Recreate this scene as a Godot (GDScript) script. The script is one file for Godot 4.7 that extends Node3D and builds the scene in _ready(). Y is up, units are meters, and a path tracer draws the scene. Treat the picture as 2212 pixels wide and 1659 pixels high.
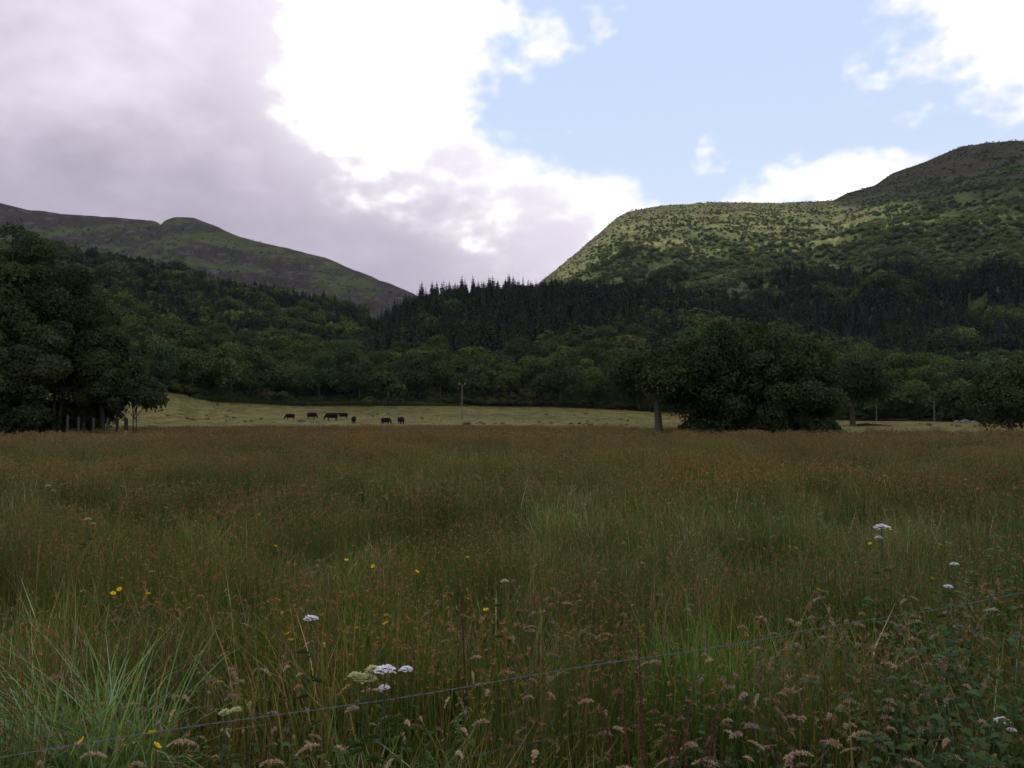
extends Node3D
# A rough meadow behind a wire fence, black cattle on a pasture, wooded hills behind, under broken cloud.
# Photo points are given as (u, v) on a 2212 x 1659 copy of the picture; FOC is its focal length in those pixels.
const FOC := 1779.0
const EYE := 1.65
var pitch := deg_to_rad(2.3)
var sun_dir := Vector3.UP            # towards the sun
var rng := RandomNumberGenerator.new()
var relief := FastNoiseLite.new()    # hill relief
var mottle := FastNoiseLite.new()    # patches of vegetation
var taken := {}
var M := {}

# ------------------------------------------------------------------ bookkeeping
func numbered(called: String) -> String:
	taken[called] = taken.get(called, -1) + 1
	return called if taken[called] == 0 else "%s_%03d" % [called, taken[called]]

func tag(o: Node, label := "", category := "", group := "", kind := "") -> Node:
	if label: o.set_meta("label", label)
	if category: o.set_meta("category", category)
	if group: o.set_meta("group", group)
	if kind: o.set_meta("kind", kind)
	return o

func base(called: String, at := Vector3.ZERO, turn := 0.0) -> Node3D:
	var o := Node3D.new()
	o.name = numbered(called)
	add_child(o)
	o.position = at
	o.rotation.y = turn
	return o

func obj(called: String, mesh: Mesh, mat: Material, parent: Node = self) -> MeshInstance3D:
	var o := MeshInstance3D.new()
	o.mesh = mesh
	o.material_override = mat
	o.name = numbered(called) if parent == self else called
	o.cast_shadow = GeometryInstance3D.SHADOW_CASTING_SETTING_ON
	parent.add_child(o, true)
	return o

func many(called: String, mesh: Mesh, mat: Material, places: Array, colors: Array, label: String, category: String) -> void:
	if places.is_empty(): return
	var mm := MultiMesh.new()
	mm.transform_format = MultiMesh.TRANSFORM_3D
	mm.use_colors = true
	mm.mesh = mesh
	mm.instance_count = places.size()
	for i in places.size():
		mm.set_instance_transform(i, places[i])
		mm.set_instance_color(i, colors[i])
	var o := MultiMeshInstance3D.new()
	o.multimesh = mm
	o.material_override = mat
	o.name = numbered(called)
	add_child(o)
	tag(o, label, category, "", "stuff")

# ------------------------------------------------------------------ mesh building
class MB:
	var v := PackedVector3Array()
	var n := PackedVector3Array()
	var c := PackedColorArray()
	func tri(a: Vector3, b: Vector3, d: Vector3, col: Color) -> void:
		var nn := (d - a).cross(b - a).normalized()
		v.push_back(a); v.push_back(b); v.push_back(d)
		n.push_back(nn); n.push_back(nn); n.push_back(nn)
		c.push_back(col); c.push_back(col); c.push_back(col)
	func quad(a: Vector3, b: Vector3, d: Vector3, e: Vector3, col: Color) -> void:
		tri(a, b, d, col)
		tri(a, d, e, col)
	func tube(pts: Array, rad: Array, sides: int, col: Color) -> void:
		var rings := []
		var side := Vector3.RIGHT
		for i in pts.size():
			var t: Vector3 = (pts[mini(i + 1, pts.size() - 1)] - pts[maxi(i - 1, 0)]).normalized()
			side = side - t * side.dot(t)
			if side.length() < 0.05: side = t.cross(Vector3(0.3, 0.2, 1.0))
			side = side.normalized()
			var o := t.cross(side)
			var ring := []
			for k in sides:
				var a := TAU * k / sides
				ring.append(pts[i] + (side * cos(a) + o * sin(a)) * rad[i])
			rings.append(ring)
		for i in rings.size() - 1:
			for k in sides:
				var l := (k + 1) % sides
				quad(rings[i][k], rings[i + 1][k], rings[i + 1][l], rings[i][l], col)
		var last: Array = rings[-1]
		for k in range(1, sides - 1):
			tri(last[0], last[k + 1], last[k], col)
	func ball(at: Vector3, r: Vector3, col: Color) -> void:
		for i in 4:
			for k in 6:
				var q := []
				for s in [[0, 0], [1, 0], [1, 1], [0, 1]]:
					var el: float = -PI / 2 + PI * (i + s[0]) / 4.0
					var a: float = TAU * (k + s[1]) / 6.0
					q.append(at + Vector3(cos(el) * cos(a), sin(el), cos(el) * sin(a)) * r)
				quad(q[0], q[1], q[2], q[3], col)
	func blade(at: Vector3, h: float, lean: Vector3, w: float, col: Color, segs := 3, droop := 0.0) -> Vector3:
		var across := Vector3.UP.cross(lean)
		across = across.normalized() if across.length() > 0.001 else Vector3.RIGHT
		var p0 := at
		var w0 := w
		var p1 := at
		for i in range(1, segs + 1):
			var t := float(i) / segs
			p1 = at + Vector3.UP * h * (t - droop * t * t * t) + lean * t * t
			var w1 := w * (1.0 - 0.93 * t * t)
			var a0 := across * w0 * 0.5
			var a1 := across * w1 * 0.5
			quad(p0 - a0, p1 - a1, p1 + a1, p0 + a0, col)
			p0 = p1
			w0 = w1
		return p1
	func mesh() -> ArrayMesh:
		var arrays := []
		arrays.resize(Mesh.ARRAY_MAX)
		arrays[Mesh.ARRAY_VERTEX] = v
		arrays[Mesh.ARRAY_NORMAL] = n
		arrays[Mesh.ARRAY_COLOR] = c
		var m := ArrayMesh.new()
		m.add_surface_from_arrays(Mesh.PRIMITIVE_TRIANGLES, arrays)
		return m

func rnd(a: float, b: float) -> float:
	return rng.randf_range(a, b)

func rdir() -> Vector3:
	var y := rnd(-1, 1)
	var a := rnd(0, TAU)
	var s := sqrt(1.0 - y * y)
	return Vector3(cos(a) * s, y, sin(a) * s)

func flat_dir() -> Vector3:
	var a := rnd(0, TAU)
	return Vector3(cos(a), 0, sin(a))

func vary(c: Color, k: float) -> Color:
	var b := 1.0 + rnd(-k, k)
	return Color(c.r * b * (1.0 + rnd(-k, k) * 0.4), c.g * b, c.b * b * (1.0 + rnd(-k, k) * 0.5))

func grid_mesh(pts: PackedVector3Array, cols: PackedColorArray, w: int, h: int) -> ArrayMesh:
	var idx := PackedInt32Array()
	for j in h - 1:
		for i in w - 1:
			var a := j * w + i
			idx.append_array([a, a + w, a + w + 1, a, a + w + 1, a + 1])
	var arrays := []
	arrays.resize(Mesh.ARRAY_MAX)
	arrays[Mesh.ARRAY_VERTEX] = pts
	arrays[Mesh.ARRAY_COLOR] = cols
	arrays[Mesh.ARRAY_INDEX] = idx
	var st := SurfaceTool.new()
	st.create_from_arrays(arrays)
	st.generate_normals()
	return st.commit()

# ------------------------------------------------------------------ where photo points lie
func dir_of(u: float, v: float) -> Vector3:
	var cx := (u - 1106.0) / FOC
	var cy := -(v - 829.5) / FOC
	return Vector3(cx, cy * cos(pitch) + sin(pitch), -(cos(pitch) - cy * sin(pitch)))

func at_height(u: float, v: float, y: float) -> Vector3:      # the point of that height seen at (u, v)
	var d := dir_of(u, v)
	return Vector3(0, EYE, 0) + d * ((y - EYE) / d.y)

func on_ground(u: float, r: float) -> Vector3:                # the ground at that bearing and distance
	var a := az_of(u, 901.0)
	return Vector3(sin(a) * r, ground_h(a, r), -cos(a) * r)

func az_of(u: float, v: float) -> float:
	var d := dir_of(u, v)
	return atan2(d.x, -d.z)

func tan_of(u: float, v: float) -> float:
	var d := dir_of(u, v)
	return d.y / Vector2(d.x, d.z).length()

# ------------------------------------------------------------------ terrain
var edge := []        # far edge of the pasture: [bearing, tangent of height, distance]
var layers := {}

func line_of(pts: Array) -> Array:
	var out := []
	for p in pts:
		out.append([az_of(p[0], p[1]), tan_of(p[0], p[1]), p[2]])
	return out

func lookup(line: Array, a: float) -> Vector2:
	if a <= line[0][0]: return Vector2(line[0][1], line[0][2])
	for i in range(1, line.size()):
		if a <= line[i][0]:
			var t: float = (a - line[i - 1][0]) / (line[i][0] - line[i - 1][0])
			return Vector2(lerpf(line[i - 1][1], line[i][1], t), lerpf(line[i - 1][2], line[i][2], t))
	return Vector2(line[-1][1], line[-1][2])

func ground_h(a: float, r: float) -> float:
	var e := lookup(edge, a)
	var he := EYE + e.x * e.y
	he = lerpf(he, 2.0, smoothstep(0.75, 1.3, absf(a)))
	var x := sin(a) * r
	var z := -cos(a) * r
	var bumps := relief.get_noise_2d(x * 2.2, z * 2.2) * 0.5 * smoothstep(90.0, 180.0, r)
	if r < e.y:
		return he * pow(clampf((r - 115.0) / (e.y - 115.0), 0, 1), 1.9) + bumps
	return he + minf(r - e.y, 150.0) * 0.03 + bumps

func layer_h(L: Dictionary, a: float, r: float) -> float:
	var q := lookup(L.line, a)
	var hr := EYE + q.x * q.y
	var e := lookup(edge, a)
	var f: float = L.foot if L.foot > 0.0 else e.y + L.off
	var hf: float = L.foot_h if L.foot > 0.0 else EYE + e.x * e.y + L.off * 0.03
	if r < f: return hf - 1.0 - (f - r) * 0.4
	var x := sin(a) * r
	var z := -cos(a) * r
	var n := relief.get_noise_2d(x, z) * 0.65 + relief.get_noise_2d(x * 2.7 + 300.0, z * 2.7) * 0.35
	n += (absf(relief.get_noise_2d(a * 900.0, r * 0.12 + 500.0)) - 0.18) * 1.6 * L.get("gully", 0.0)
	var t := (r - f) / (q.y - f)
	if t <= 1.0:
		return hf + (hr - hf) * pow(t, L.e) + n * L.amp * smoothstep(0.0, 0.35, t) * lerpf(1.0, 0.12, smoothstep(0.6, 1.0, t))
	return hr - (r - q.y) * 0.3 - (t - 1.0) * (t - 1.0) * 60.0 + n * L.amp * (0.12 + (t - 1.0))

func terrain_h(a: float, r: float) -> float:
	var h := ground_h(a, r)
	for k in layers: h = maxf(h, layer_h(layers[k], a, r))
	return h

func hill(called: String, L: Dictionary, a0: float, a1: float, na: int, nr: int, paint: Callable) -> void:
	var pts := PackedVector3Array()
	var cols := PackedColorArray()
	for j in nr:
		for i in na:
			var a := lerpf(a0, a1, float(i) / (na - 1))
			var q := lookup(L.line, a)
			var e := lookup(edge, a)
			var f: float = (L.foot if L.foot > 0.0 else e.y + L.off) - 12.0
			var r := lerpf(f, q.y * 1.3, float(j) / (nr - 1))
			var p := Vector3(sin(a) * r, layer_h(L, a, r), -cos(a) * r)
			pts.push_back(p)
			cols.push_back(paint.call(p, (r - f) / (q.y - f)))
	var o := obj(called, grid_mesh(pts, cols, na, nr), M.ground)
	tag(o, "", "", "", "structure")

# ------------------------------------------------------------------ sky
func poly_field(p: Vector2, poly: PackedVector2Array) -> float:   # distance inside (+) or outside (-) an outline, in degrees
	var best := 1e9
	var n := poly.size()
	for i in n:
		var q := Geometry2D.get_closest_point_to_segment(p, poly[i], poly[(i + 1) % n])
		best = minf(best, p.distance_squared_to(q))
	var d := sqrt(best)
	return d if Geometry2D.is_point_in_polygon(p, poly) else -d

func outline(pts: Array) -> PackedVector2Array:
	var out := PackedVector2Array()
	for p in pts:
		out.push_back(Vector2(rad_to_deg(az_of(p[0], p[1])), rad_to_deg(atan(tan_of(p[0], p[1])))))
	return out

var sky_noise := FastNoiseLite.new()
var cloud_lines := []
var thick_line: PackedVector2Array
var pale_line: PackedVector2Array

func sky_fields(az: float, el: float) -> Color:    # r: cover of the clouds seen in the photo, g: thick cloud, b: middling cloud
	var p := Vector2(az, el)
	var cover := -20.0
	for l in cloud_lines:
		cover = maxf(cover, poly_field(p, l[0]) + l[1])
	return Color(clampf(cover, -20, 20), clampf(poly_field(p, thick_line), -30, 30), clampf(poly_field(p, pale_line), -30, 30))

func sky_color(az: float, el: float, f: Color) -> Color:
	var d := Vector3(sin(deg_to_rad(az)) * cos(deg_to_rad(el)), sin(deg_to_rad(el)), -cos(deg_to_rad(az)) * cos(deg_to_rad(el)))
	var e := maxf(el, 0.0)
	# flattened lookup so that clouds far out lie in bands as a cloud base does
	var q := Vector3(d.x, d.y * 1.7, d.z) * 100.0
	var n := sky_noise.get_noise_3dv(q)
	var n2 := sky_noise.get_noise_3dv(q * 3.1 + Vector3(40, 7, 3))
	var n3 := sky_noise.get_noise_3dv(q * 0.45 + Vector3(-90, 20, 60))
	var far := smoothstep(36.0, 58.0, absf(az)) + smoothstep(30.0, 46.0, el)
	far = clampf(far, 0.0, 1.0)
	var cover := lerpf(f.r, n3 * 34.0 + 4.0, far) + n * 2.6 + n2 * 2.3 + sky_noise.get_noise_3dv(q * 8.0) * 0.9
	var thick := lerpf(f.g, n3 * 30.0 - 4.0, far) + n * 5.0 + n2 * 1.0
	var pale := lerpf(f.b, n3 * 24.0, far) + n * 6.0 + n2 * 3.0
	var c := smoothstep(-0.8, 2.0, cover)
	var blue := Color(0.46, 0.56, 0.77).lerp(Color(0.60, 0.685, 0.77), exp(-maxf(e - 10.0, 0.0) / 6.0))
	blue = blue.lerp(Color(0.38, 0.50, 0.75), smoothstep(28.0, 80.0, e))
	var glow := clampf(d.dot(sun_dir), 0.0, 1.0)
	var white := Color(0.86, 0.85, 0.88).lerp(Color(2.1, 2.06, 2.12) * (1.0 + 1.6 * pow(glow, 8.0)), smoothstep(1.2, 7.0, cover) * (1.0 - smoothstep(-6.0, 1.0, thick)) * (1.0 - smoothstep(-5.0, 1.0, pale)))
	var lum := white
	lum = lum.lerp(Color(0.56, 0.515, 0.60) * (1.0 + n * 0.22 + n2 * 0.2), smoothstep(-4.0, 4.0, pale))
	var grey := Color(0.40, 0.365, 0.45).lerp(Color(0.67, 0.60, 0.70), smoothstep(12.0, 26.0, e + n * 5.0))
	grey *= 1.0 + n * 0.18 + n2 * 0.09
	lum = lum.lerp(grey, smoothstep(-7.5, 5.0, thick))
	return blue.lerp(lum, c)

func sky_patch(az0: float, az1: float, el1: float, el0: float, w: int, h: int, coarse: int) -> Image:
	var cw := w / coarse + 2
	var ch := h / coarse + 2
	var fields := []
	for j in ch:
		for i in cw:
			fields.append(sky_fields(az0 + (az1 - az0) * (i * coarse + 0.5) / w, el1 + (el0 - el1) * (j * coarse + 0.5) / h))
	var out := PackedFloat32Array()
	out.resize(w * h * 3)
	var k := 0
	for y in h:
		var el := el1 + (el0 - el1) * (y + 0.5) / h
		var j := y / coarse
		var ty := float(y - j * coarse) / coarse
		for x in w:
			var i := x / coarse
			var tx := float(x - i * coarse) / coarse
			var f: Color = (fields[j * cw + i] as Color).lerp(fields[j * cw + i + 1], tx).lerp((fields[(j + 1) * cw + i] as Color).lerp(fields[(j + 1) * cw + i + 1], tx), ty)
			var c := sky_color(az0 + (az1 - az0) * (x + 0.5) / w, el, f)
			out[k] = c.r; out[k + 1] = c.g; out[k + 2] = c.b
			k += 3
	return Image.create_from_data(w, h, false, Image.FORMAT_RGBF, out.to_byte_array())

func make_sky() -> PanoramaSkyMaterial:
	sky_noise.seed = 5
	sky_noise.frequency = 0.045
	sky_noise.fractal_octaves = 5
	sky_noise.fractal_gain = 0.55
	cloud_lines = [
		[outline([[-2400, 900], [-2400, -900], [1120, -900], [1095, -60], [1100, 60], [1068, 105], [1088, 205], [1045, 250], [1030, 268], [1150, 318], [1240, 335], [1350, 372], [1480, 440], [1300, 900]]), 0.0],
		[outline([[1105, 165], [1130, 128], [1205, 92], [1272, 98], [1215, 150], [1160, 150]]), 0.55],
		[outline([[1275, 85], [1296, 40], [1304, 70]]), 0.2],
		[outline([[1508, 350], [1518, 300], [1552, 278], [1540, 340]]), 0.5],
		[outline([[1850, -200], [1880, 15], [1950, 60], [2000, 80], [1930, 130], [1865, 195], [2000, 180], [2060, 165], [2120, 215], [2180, 235], [2150, 270], [2240, 290], [3600, 300], [3600, -200]]), 0.0],
		[outline([[1540, 450], [1570, 415], [1640, 385], [1720, 350], [1790, 322], [1830, 330], [1880, 318], [1920, 338], [1990, 345], [2100, 500]]), 0.0],
		[outline([[1940, 262], [1985, 250], [1990, 258]]), 0.5],
	]
	thick_line = outline([[-2400, 1000], [-2400, -900], [390, -900], [450, -40], [485, 110], [555, 245], [630, 350], [700, 425], [840, 465], [930, 500], [960, 560], [990, 1000]])
	pale_line = outline([[-2400, 1000], [-2400, -900], [450, -900], [510, 60], [640, 335], [850, 425], [960, 450], [1060, 450], [1150, 470], [1240, 520], [1290, 1000]])
	var all := sky_patch(-180, 180, 90, 0, 720, 180, 6)
	var img := Image.create(720, 360, false, Image.FORMAT_RGBF)
	img.fill(Color(0.30, 0.30, 0.26))
	img.blit_rect(all, Rect2i(0, 0, 720, 180), Vector2i(0, 0))
	img.resize(4096, 2048, Image.INTERPOLATE_CUBIC)
	# the part in view again, with finer samples of the same function
	var px := 360.0 / 4096.0
	var x0 := 2048 - 432
	var y0 := 1024 - 376
	var near := sky_patch(-432 * px, 432 * px, 376 * px, 0, 864, 376, 4)
	img.blit_rect(near, Rect2i(0, 0, 864, 376), Vector2i(x0, y0))
	# a panorama starts and ends at -z, where the camera looks
	var turned := Image.create(4096, 2048, false, Image.FORMAT_RGBF)
	turned.blit_rect(img, Rect2i(2048, 0, 2048, 2048), Vector2i(0, 0))
	turned.blit_rect(img, Rect2i(0, 0, 2048, 2048), Vector2i(2048, 0))
	var m := PanoramaSkyMaterial.new()
	m.panorama = ImageTexture.create_from_image(turned)
	return m

# ------------------------------------------------------------------ materials
func noise_tex(s: int, freq: float, ramp: Array, octaves := 5, kind := FastNoiseLite.TYPE_SIMPLEX_SMOOTH) -> NoiseTexture2D:
	var t := NoiseTexture2D.new()
	var n := FastNoiseLite.new()
	n.noise_type = kind
	n.seed = s
	n.frequency = freq
	n.fractal_octaves = octaves
	t.noise = n
	t.width = 512
	t.height = 512
	t.seamless = true
	var g := Gradient.new()
	g.offsets = PackedFloat32Array([0.25, 0.5, 0.75])
	g.colors = PackedColorArray(ramp)
	t.color_ramp = g
	return t

func mat(rough := 0.8, back := 0.0) -> StandardMaterial3D:
	var m := StandardMaterial3D.new()
	m.vertex_color_use_as_albedo = true
	m.roughness = rough
	m.metallic_specular = 0.2
	m.cull_mode = BaseMaterial3D.CULL_DISABLED
	if back > 0.0:
		m.backlight_enabled = true
		m.backlight = Color(back, back, back * 0.6).linear_to_srgb()
	return m

func make_materials() -> void:
	M.leaf = mat(0.65, 0.5)
	M.leaf.metallic_specular = 0.2
	M.grass = mat(0.55, 0.5)
	M.grass.metallic_specular = 0.28
	M.needle = mat(0.8, 0.1)
	M.bark = mat(0.95)
	M.bark.albedo_texture = noise_tex(3, 0.02, [Color(0.5, 0.48, 0.45), Color(0.8, 0.78, 0.74), Color(1, 1, 1)])
	M.bark.uv1_triplanar = true
	M.bark.uv1_scale = Vector3(2.5, 0.6, 2.5)
	M.petal = mat(0.6, 0.5)
	M.hide = mat(0.85)
	M.wood = mat(0.9)
	M.wood.albedo_texture = M.bark.albedo_texture
	M.wood.uv1_triplanar = true
	M.wood.uv1_scale = Vector3(6, 1.2, 6)
	M.wire = mat(0.7)
	M.wire.metallic = 0.2
	M.glaze = mat(0.25)
	M.ground = mat(0.95)
	M.ground.cull_mode = BaseMaterial3D.CULL_BACK
	M.ground.albedo_texture = noise_tex(8, 0.012, [Color(0.72, 0.72, 0.70), Color(0.9, 0.9, 0.88), Color(1, 1, 1)])
	M.ground.uv1_triplanar = true
	M.ground.uv1_world_triplanar = true
	M.ground.uv1_scale = Vector3(0.03, 0.03, 0.03)
	M.ground.detail_enabled = true
	M.ground.detail_uv_layer = BaseMaterial3D.DETAIL_UV_2
	M.ground.uv2_triplanar = true
	M.ground.uv2_world_triplanar = true
	M.ground.uv2_scale = Vector3(0.4, 0.4, 0.4)
	M.ground.detail_blend_mode = BaseMaterial3D.BLEND_MODE_MUL
	M.ground.detail_albedo = noise_tex(11, 0.03, [Color(0.6, 0.6, 0.58), Color(0.9, 0.9, 0.88), Color(1, 1, 1)])
	M.cloud = mat(1.0, 0.9)

# ------------------------------------------------------------------ trees
func crown_of(puffs: Array, count: int, size: float, tone: Color, spread := 0.28) -> ArrayMesh:
	var mb := MB.new()
	var total := 0.0
	for p in puffs: total += p[1] * p[1]
	for p in puffs:
		var c: Vector3 = p[0]
		var r: float = p[1]
		var puff_tone := vary(tone, spread)
		var num := int(count * r * r / total)
		for k in num:
			var d := rdir()
			if d.y < -0.35 and rng.randf() < 0.55: d.y = -d.y
			var at := c + Vector3(d.x, d.y * 0.82, d.z) * r * (1.0 - 0.5 * pow(rng.randf(), 2.2) + rnd(0, 0.14))
			var nn := (d + rdir() * 0.75).normalized()
			var t := nn.cross(rdir()).normalized()
			var b := nn.cross(t)
			var s := size * rnd(0.6, 1.35)
			var col := vary(puff_tone, 0.22)
			mb.tri(at - t * s, at + b * s * 0.55 + nn * s * 0.12, at + t * s, col)
			mb.tri(at - t * s, at + t * s, at - b * s * 0.55 + nn * s * 0.12, col)
	return mb.mesh()

func dome_puffs(rx: float, y0: float, y1: float, n: int, k := 0.36) -> Array:
	var out := []
	var cy := lerpf(y0, y1, 0.42)
	for i in n:
		var d := rdir()
		if d.y < -0.25: d.y *= -0.6
		var up := (y1 - cy) if d.y > 0 else (cy - y0)
		var q := rnd(0.55, 0.82)
		var r := rx * k * rnd(0.55, 1.3)
		out.append([Vector3(d.x * rx * q, cy + d.y * maxf(up - r * 0.6, 0.5), d.z * rx * q), r])
	return out

func trunk_of(h: float, r: float, puffs: Array, tone: Color, stems := 1, limbs := 9) -> ArrayMesh:
	var mb := MB.new()
	for s in stems:
		var off := flat_dir() * (r * 2.5 * sqrt(rng.randf()) if stems > 1 else 0.0)
		var bend := flat_dir() * h * 0.05
		var top := off * 2.0 + bend + Vector3.UP * h * rnd(0.85, 1.0)
		var rr := r / sqrt(stems)
		mb.tube([off + Vector3.DOWN * 0.4, off + Vector3.UP * h * 0.06, off * 1.3 + bend * 0.4 + Vector3.UP * h * 0.4, top], [rr * 1.5, rr, rr * 0.8, rr * 0.4], 8, vary(tone, 0.15))
	for k in mini(limbs, puffs.size()):
		var p: Vector3 = puffs[k][0]
		var s0 := Vector3.UP * h * rnd(0.45, 0.9)
		mb.tube([s0, s0.lerp(p, 0.5) + Vector3.UP * 0.06 * h, p], [r * 0.42, r * 0.28, r * 0.08], 5, vary(tone, 0.15))
	return mb.mesh()

func conifer_mesh(h: float, w: float, tiers: int, per: int, tone: Color) -> ArrayMesh:
	var mb := MB.new()
	for i in tiers:
		var t := float(i) / tiers
		var y := lerpf(h * 0.07, h * 0.97, pow(t, 0.92))
		var r := w * pow(1.0 - t, 0.75) * rnd(0.82, 1.12) + 0.12
		var turn := rnd(0, TAU)
		for k in per:
			var a := turn + TAU * (k + rnd(-0.3, 0.3)) / per
			var rr := r * rnd(0.65, 1.2)
			var o := Vector3(cos(a), 0, sin(a))
			var across := Vector3(-o.z, 0, o.x)
			var tip := o * rr + Vector3.UP * (y - rr * rnd(0.12, 0.42))
			var root := Vector3.UP * (y + rr * 0.22)
			var mid := o * rr * 0.55 + Vector3.UP * (y + rr * 0.02)
			var ww := rr * rnd(0.34, 0.5)
			var col := vary(tone, 0.3)
			mb.tri(root, mid + across * ww, tip, col)
			mb.tri(root, tip, mid - across * ww, col)
			mb.tri(mid + across * ww, mid - across * ww, tip + Vector3.DOWN * rr * 0.25, col)
	mb.tri(Vector3(-0.12, h * 0.9, 0), Vector3(0, h * 1.03, 0), Vector3(0.12, h * 0.9, 0), tone)
	mb.tri(Vector3(0, h * 0.9, -0.12), Vector3(0, h * 1.03, 0), Vector3(0, h * 0.9, 0.12), tone)
	return mb.mesh()

func tone_mat(src: StandardMaterial3D, c: Color) -> StandardMaterial3D:
	var m: StandardMaterial3D = src.duplicate()
	m.albedo_color = c.linear_to_srgb()
	return m

# ------------------------------------------------------------------ animals
func cow_mesh(bones: Array, cell: float) -> ArrayMesh:
	var lo := Vector3(1e9, 1e9, 1e9)
	var hi := -lo
	for b in bones:
		var m: float = maxf(b[2], b[3]) + cell * 2
		lo = lo.min(b[0] - Vector3.ONE * m).min(b[1] - Vector3.ONE * m)
		hi = hi.max(b[0] + Vector3.ONE * m).max(b[1] + Vector3.ONE * m)
	var size := Vector3i(((hi - lo) / cell).ceil())
	var nx := size.x + 1
	var ny := size.y + 1
	var nz := size.z + 1
	var f := PackedFloat32Array()
	f.resize(nx * ny * nz)
	f.fill(1.0)
	for b in bones:
		var m: float = maxf(b[2], b[3]) + 0.14
		var ax: Vector3 = b[1] - b[0]
		var al := maxf(ax.length_squared(), 1e-6)
		var i0 := Vector3i(((((b[0] as Vector3).min(b[1]) - Vector3.ONE * m) - lo) / cell).floor()).clamp(Vector3i.ZERO, size)
		var i1 := Vector3i(((((b[0] as Vector3).max(b[1]) + Vector3.ONE * m) - lo) / cell).ceil()).clamp(Vector3i.ZERO, size)
		for z in range(i0.z, i1.z + 1):
			for y in range(i0.y, i1.y + 1):
				for x in range(i0.x, i1.x + 1):
					var p := lo + Vector3(x, y, z) * cell
					var t := clampf((p - b[0]).dot(ax) / al, 0, 1)
					var d: float = p.distance_to(b[0] + ax * t) - lerpf(b[2], b[3], t)
					var k := x + nx * (y + ny * z)
					var o := f[k]
					var hmix := maxf(0.07 - absf(d - o), 0.0) / 0.07
					f[k] = minf(d, o) - hmix * hmix * 0.07 * 0.25
	var verts := PackedVector3Array()
	var id := {}
	for z in nz - 1:
		for y in ny - 1:
			for x in nx - 1:
				var k := x + nx * (y + ny * z)
				var sum := Vector3.ZERO
				var cnt := 0
				var vals := [f[k], f[k + 1], f[k + nx], f[k + nx + 1], f[k + nx * ny], f[k + nx * ny + 1], f[k + nx * ny + nx], f[k + nx * ny + nx + 1]]
				for ed in [[0, 1], [2, 3], [4, 5], [6, 7], [0, 2], [1, 3], [4, 6], [5, 7], [0, 4], [1, 5], [2, 6], [3, 7]]:
					var va: float = vals[ed[0]]
					var vb: float = vals[ed[1]]
					if (va < 0.0) != (vb < 0.0):
						var t := va / (va - vb)
						var pa := Vector3(ed[0] & 1, (ed[0] >> 1) & 1, ed[0] >> 2)
						var pb := Vector3(ed[1] & 1, (ed[1] >> 1) & 1, ed[1] >> 2)
						sum += pa.lerp(pb, t)
						cnt += 1
				if cnt:
					id[k] = verts.size()
					verts.push_back(lo + (Vector3(x, y, z) + sum / cnt) * cell)
	var idx := PackedInt32Array()
	var step := [1, nx, nx * ny]
	for z in range(1, nz - 1):
		for y in range(1, ny - 1):
			for x in range(1, nx - 1):
				var k := x + nx * (y + ny * z)
				for ax in 3:
					var inside := f[k] < 0.0
					if inside == (f[k + step[ax]] < 0.0): continue
					var s1: int = step[(ax + 1) % 3]
					var s2: int = step[(ax + 2) % 3]
					var q := [id[k], id[k - s1], id[k - s1 - s2], id[k - s2]]
					if inside: idx.append_array([q[0], q[2], q[1], q[0], q[3], q[2]])
					else: idx.append_array([q[0], q[1], q[2], q[0], q[2], q[3]])
	var cols := PackedColorArray()
	cols.resize(verts.size())
	cols.fill(Color(0.012, 0.0105, 0.010))
	var arrays := []
	arrays.resize(Mesh.ARRAY_MAX)
	arrays[Mesh.ARRAY_VERTEX] = verts
	arrays[Mesh.ARRAY_COLOR] = cols
	arrays[Mesh.ARRAY_INDEX] = idx
	var st := SurfaceTool.new()
	st.create_from_arrays(arrays)
	st.generate_normals()
	return st.commit()

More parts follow.
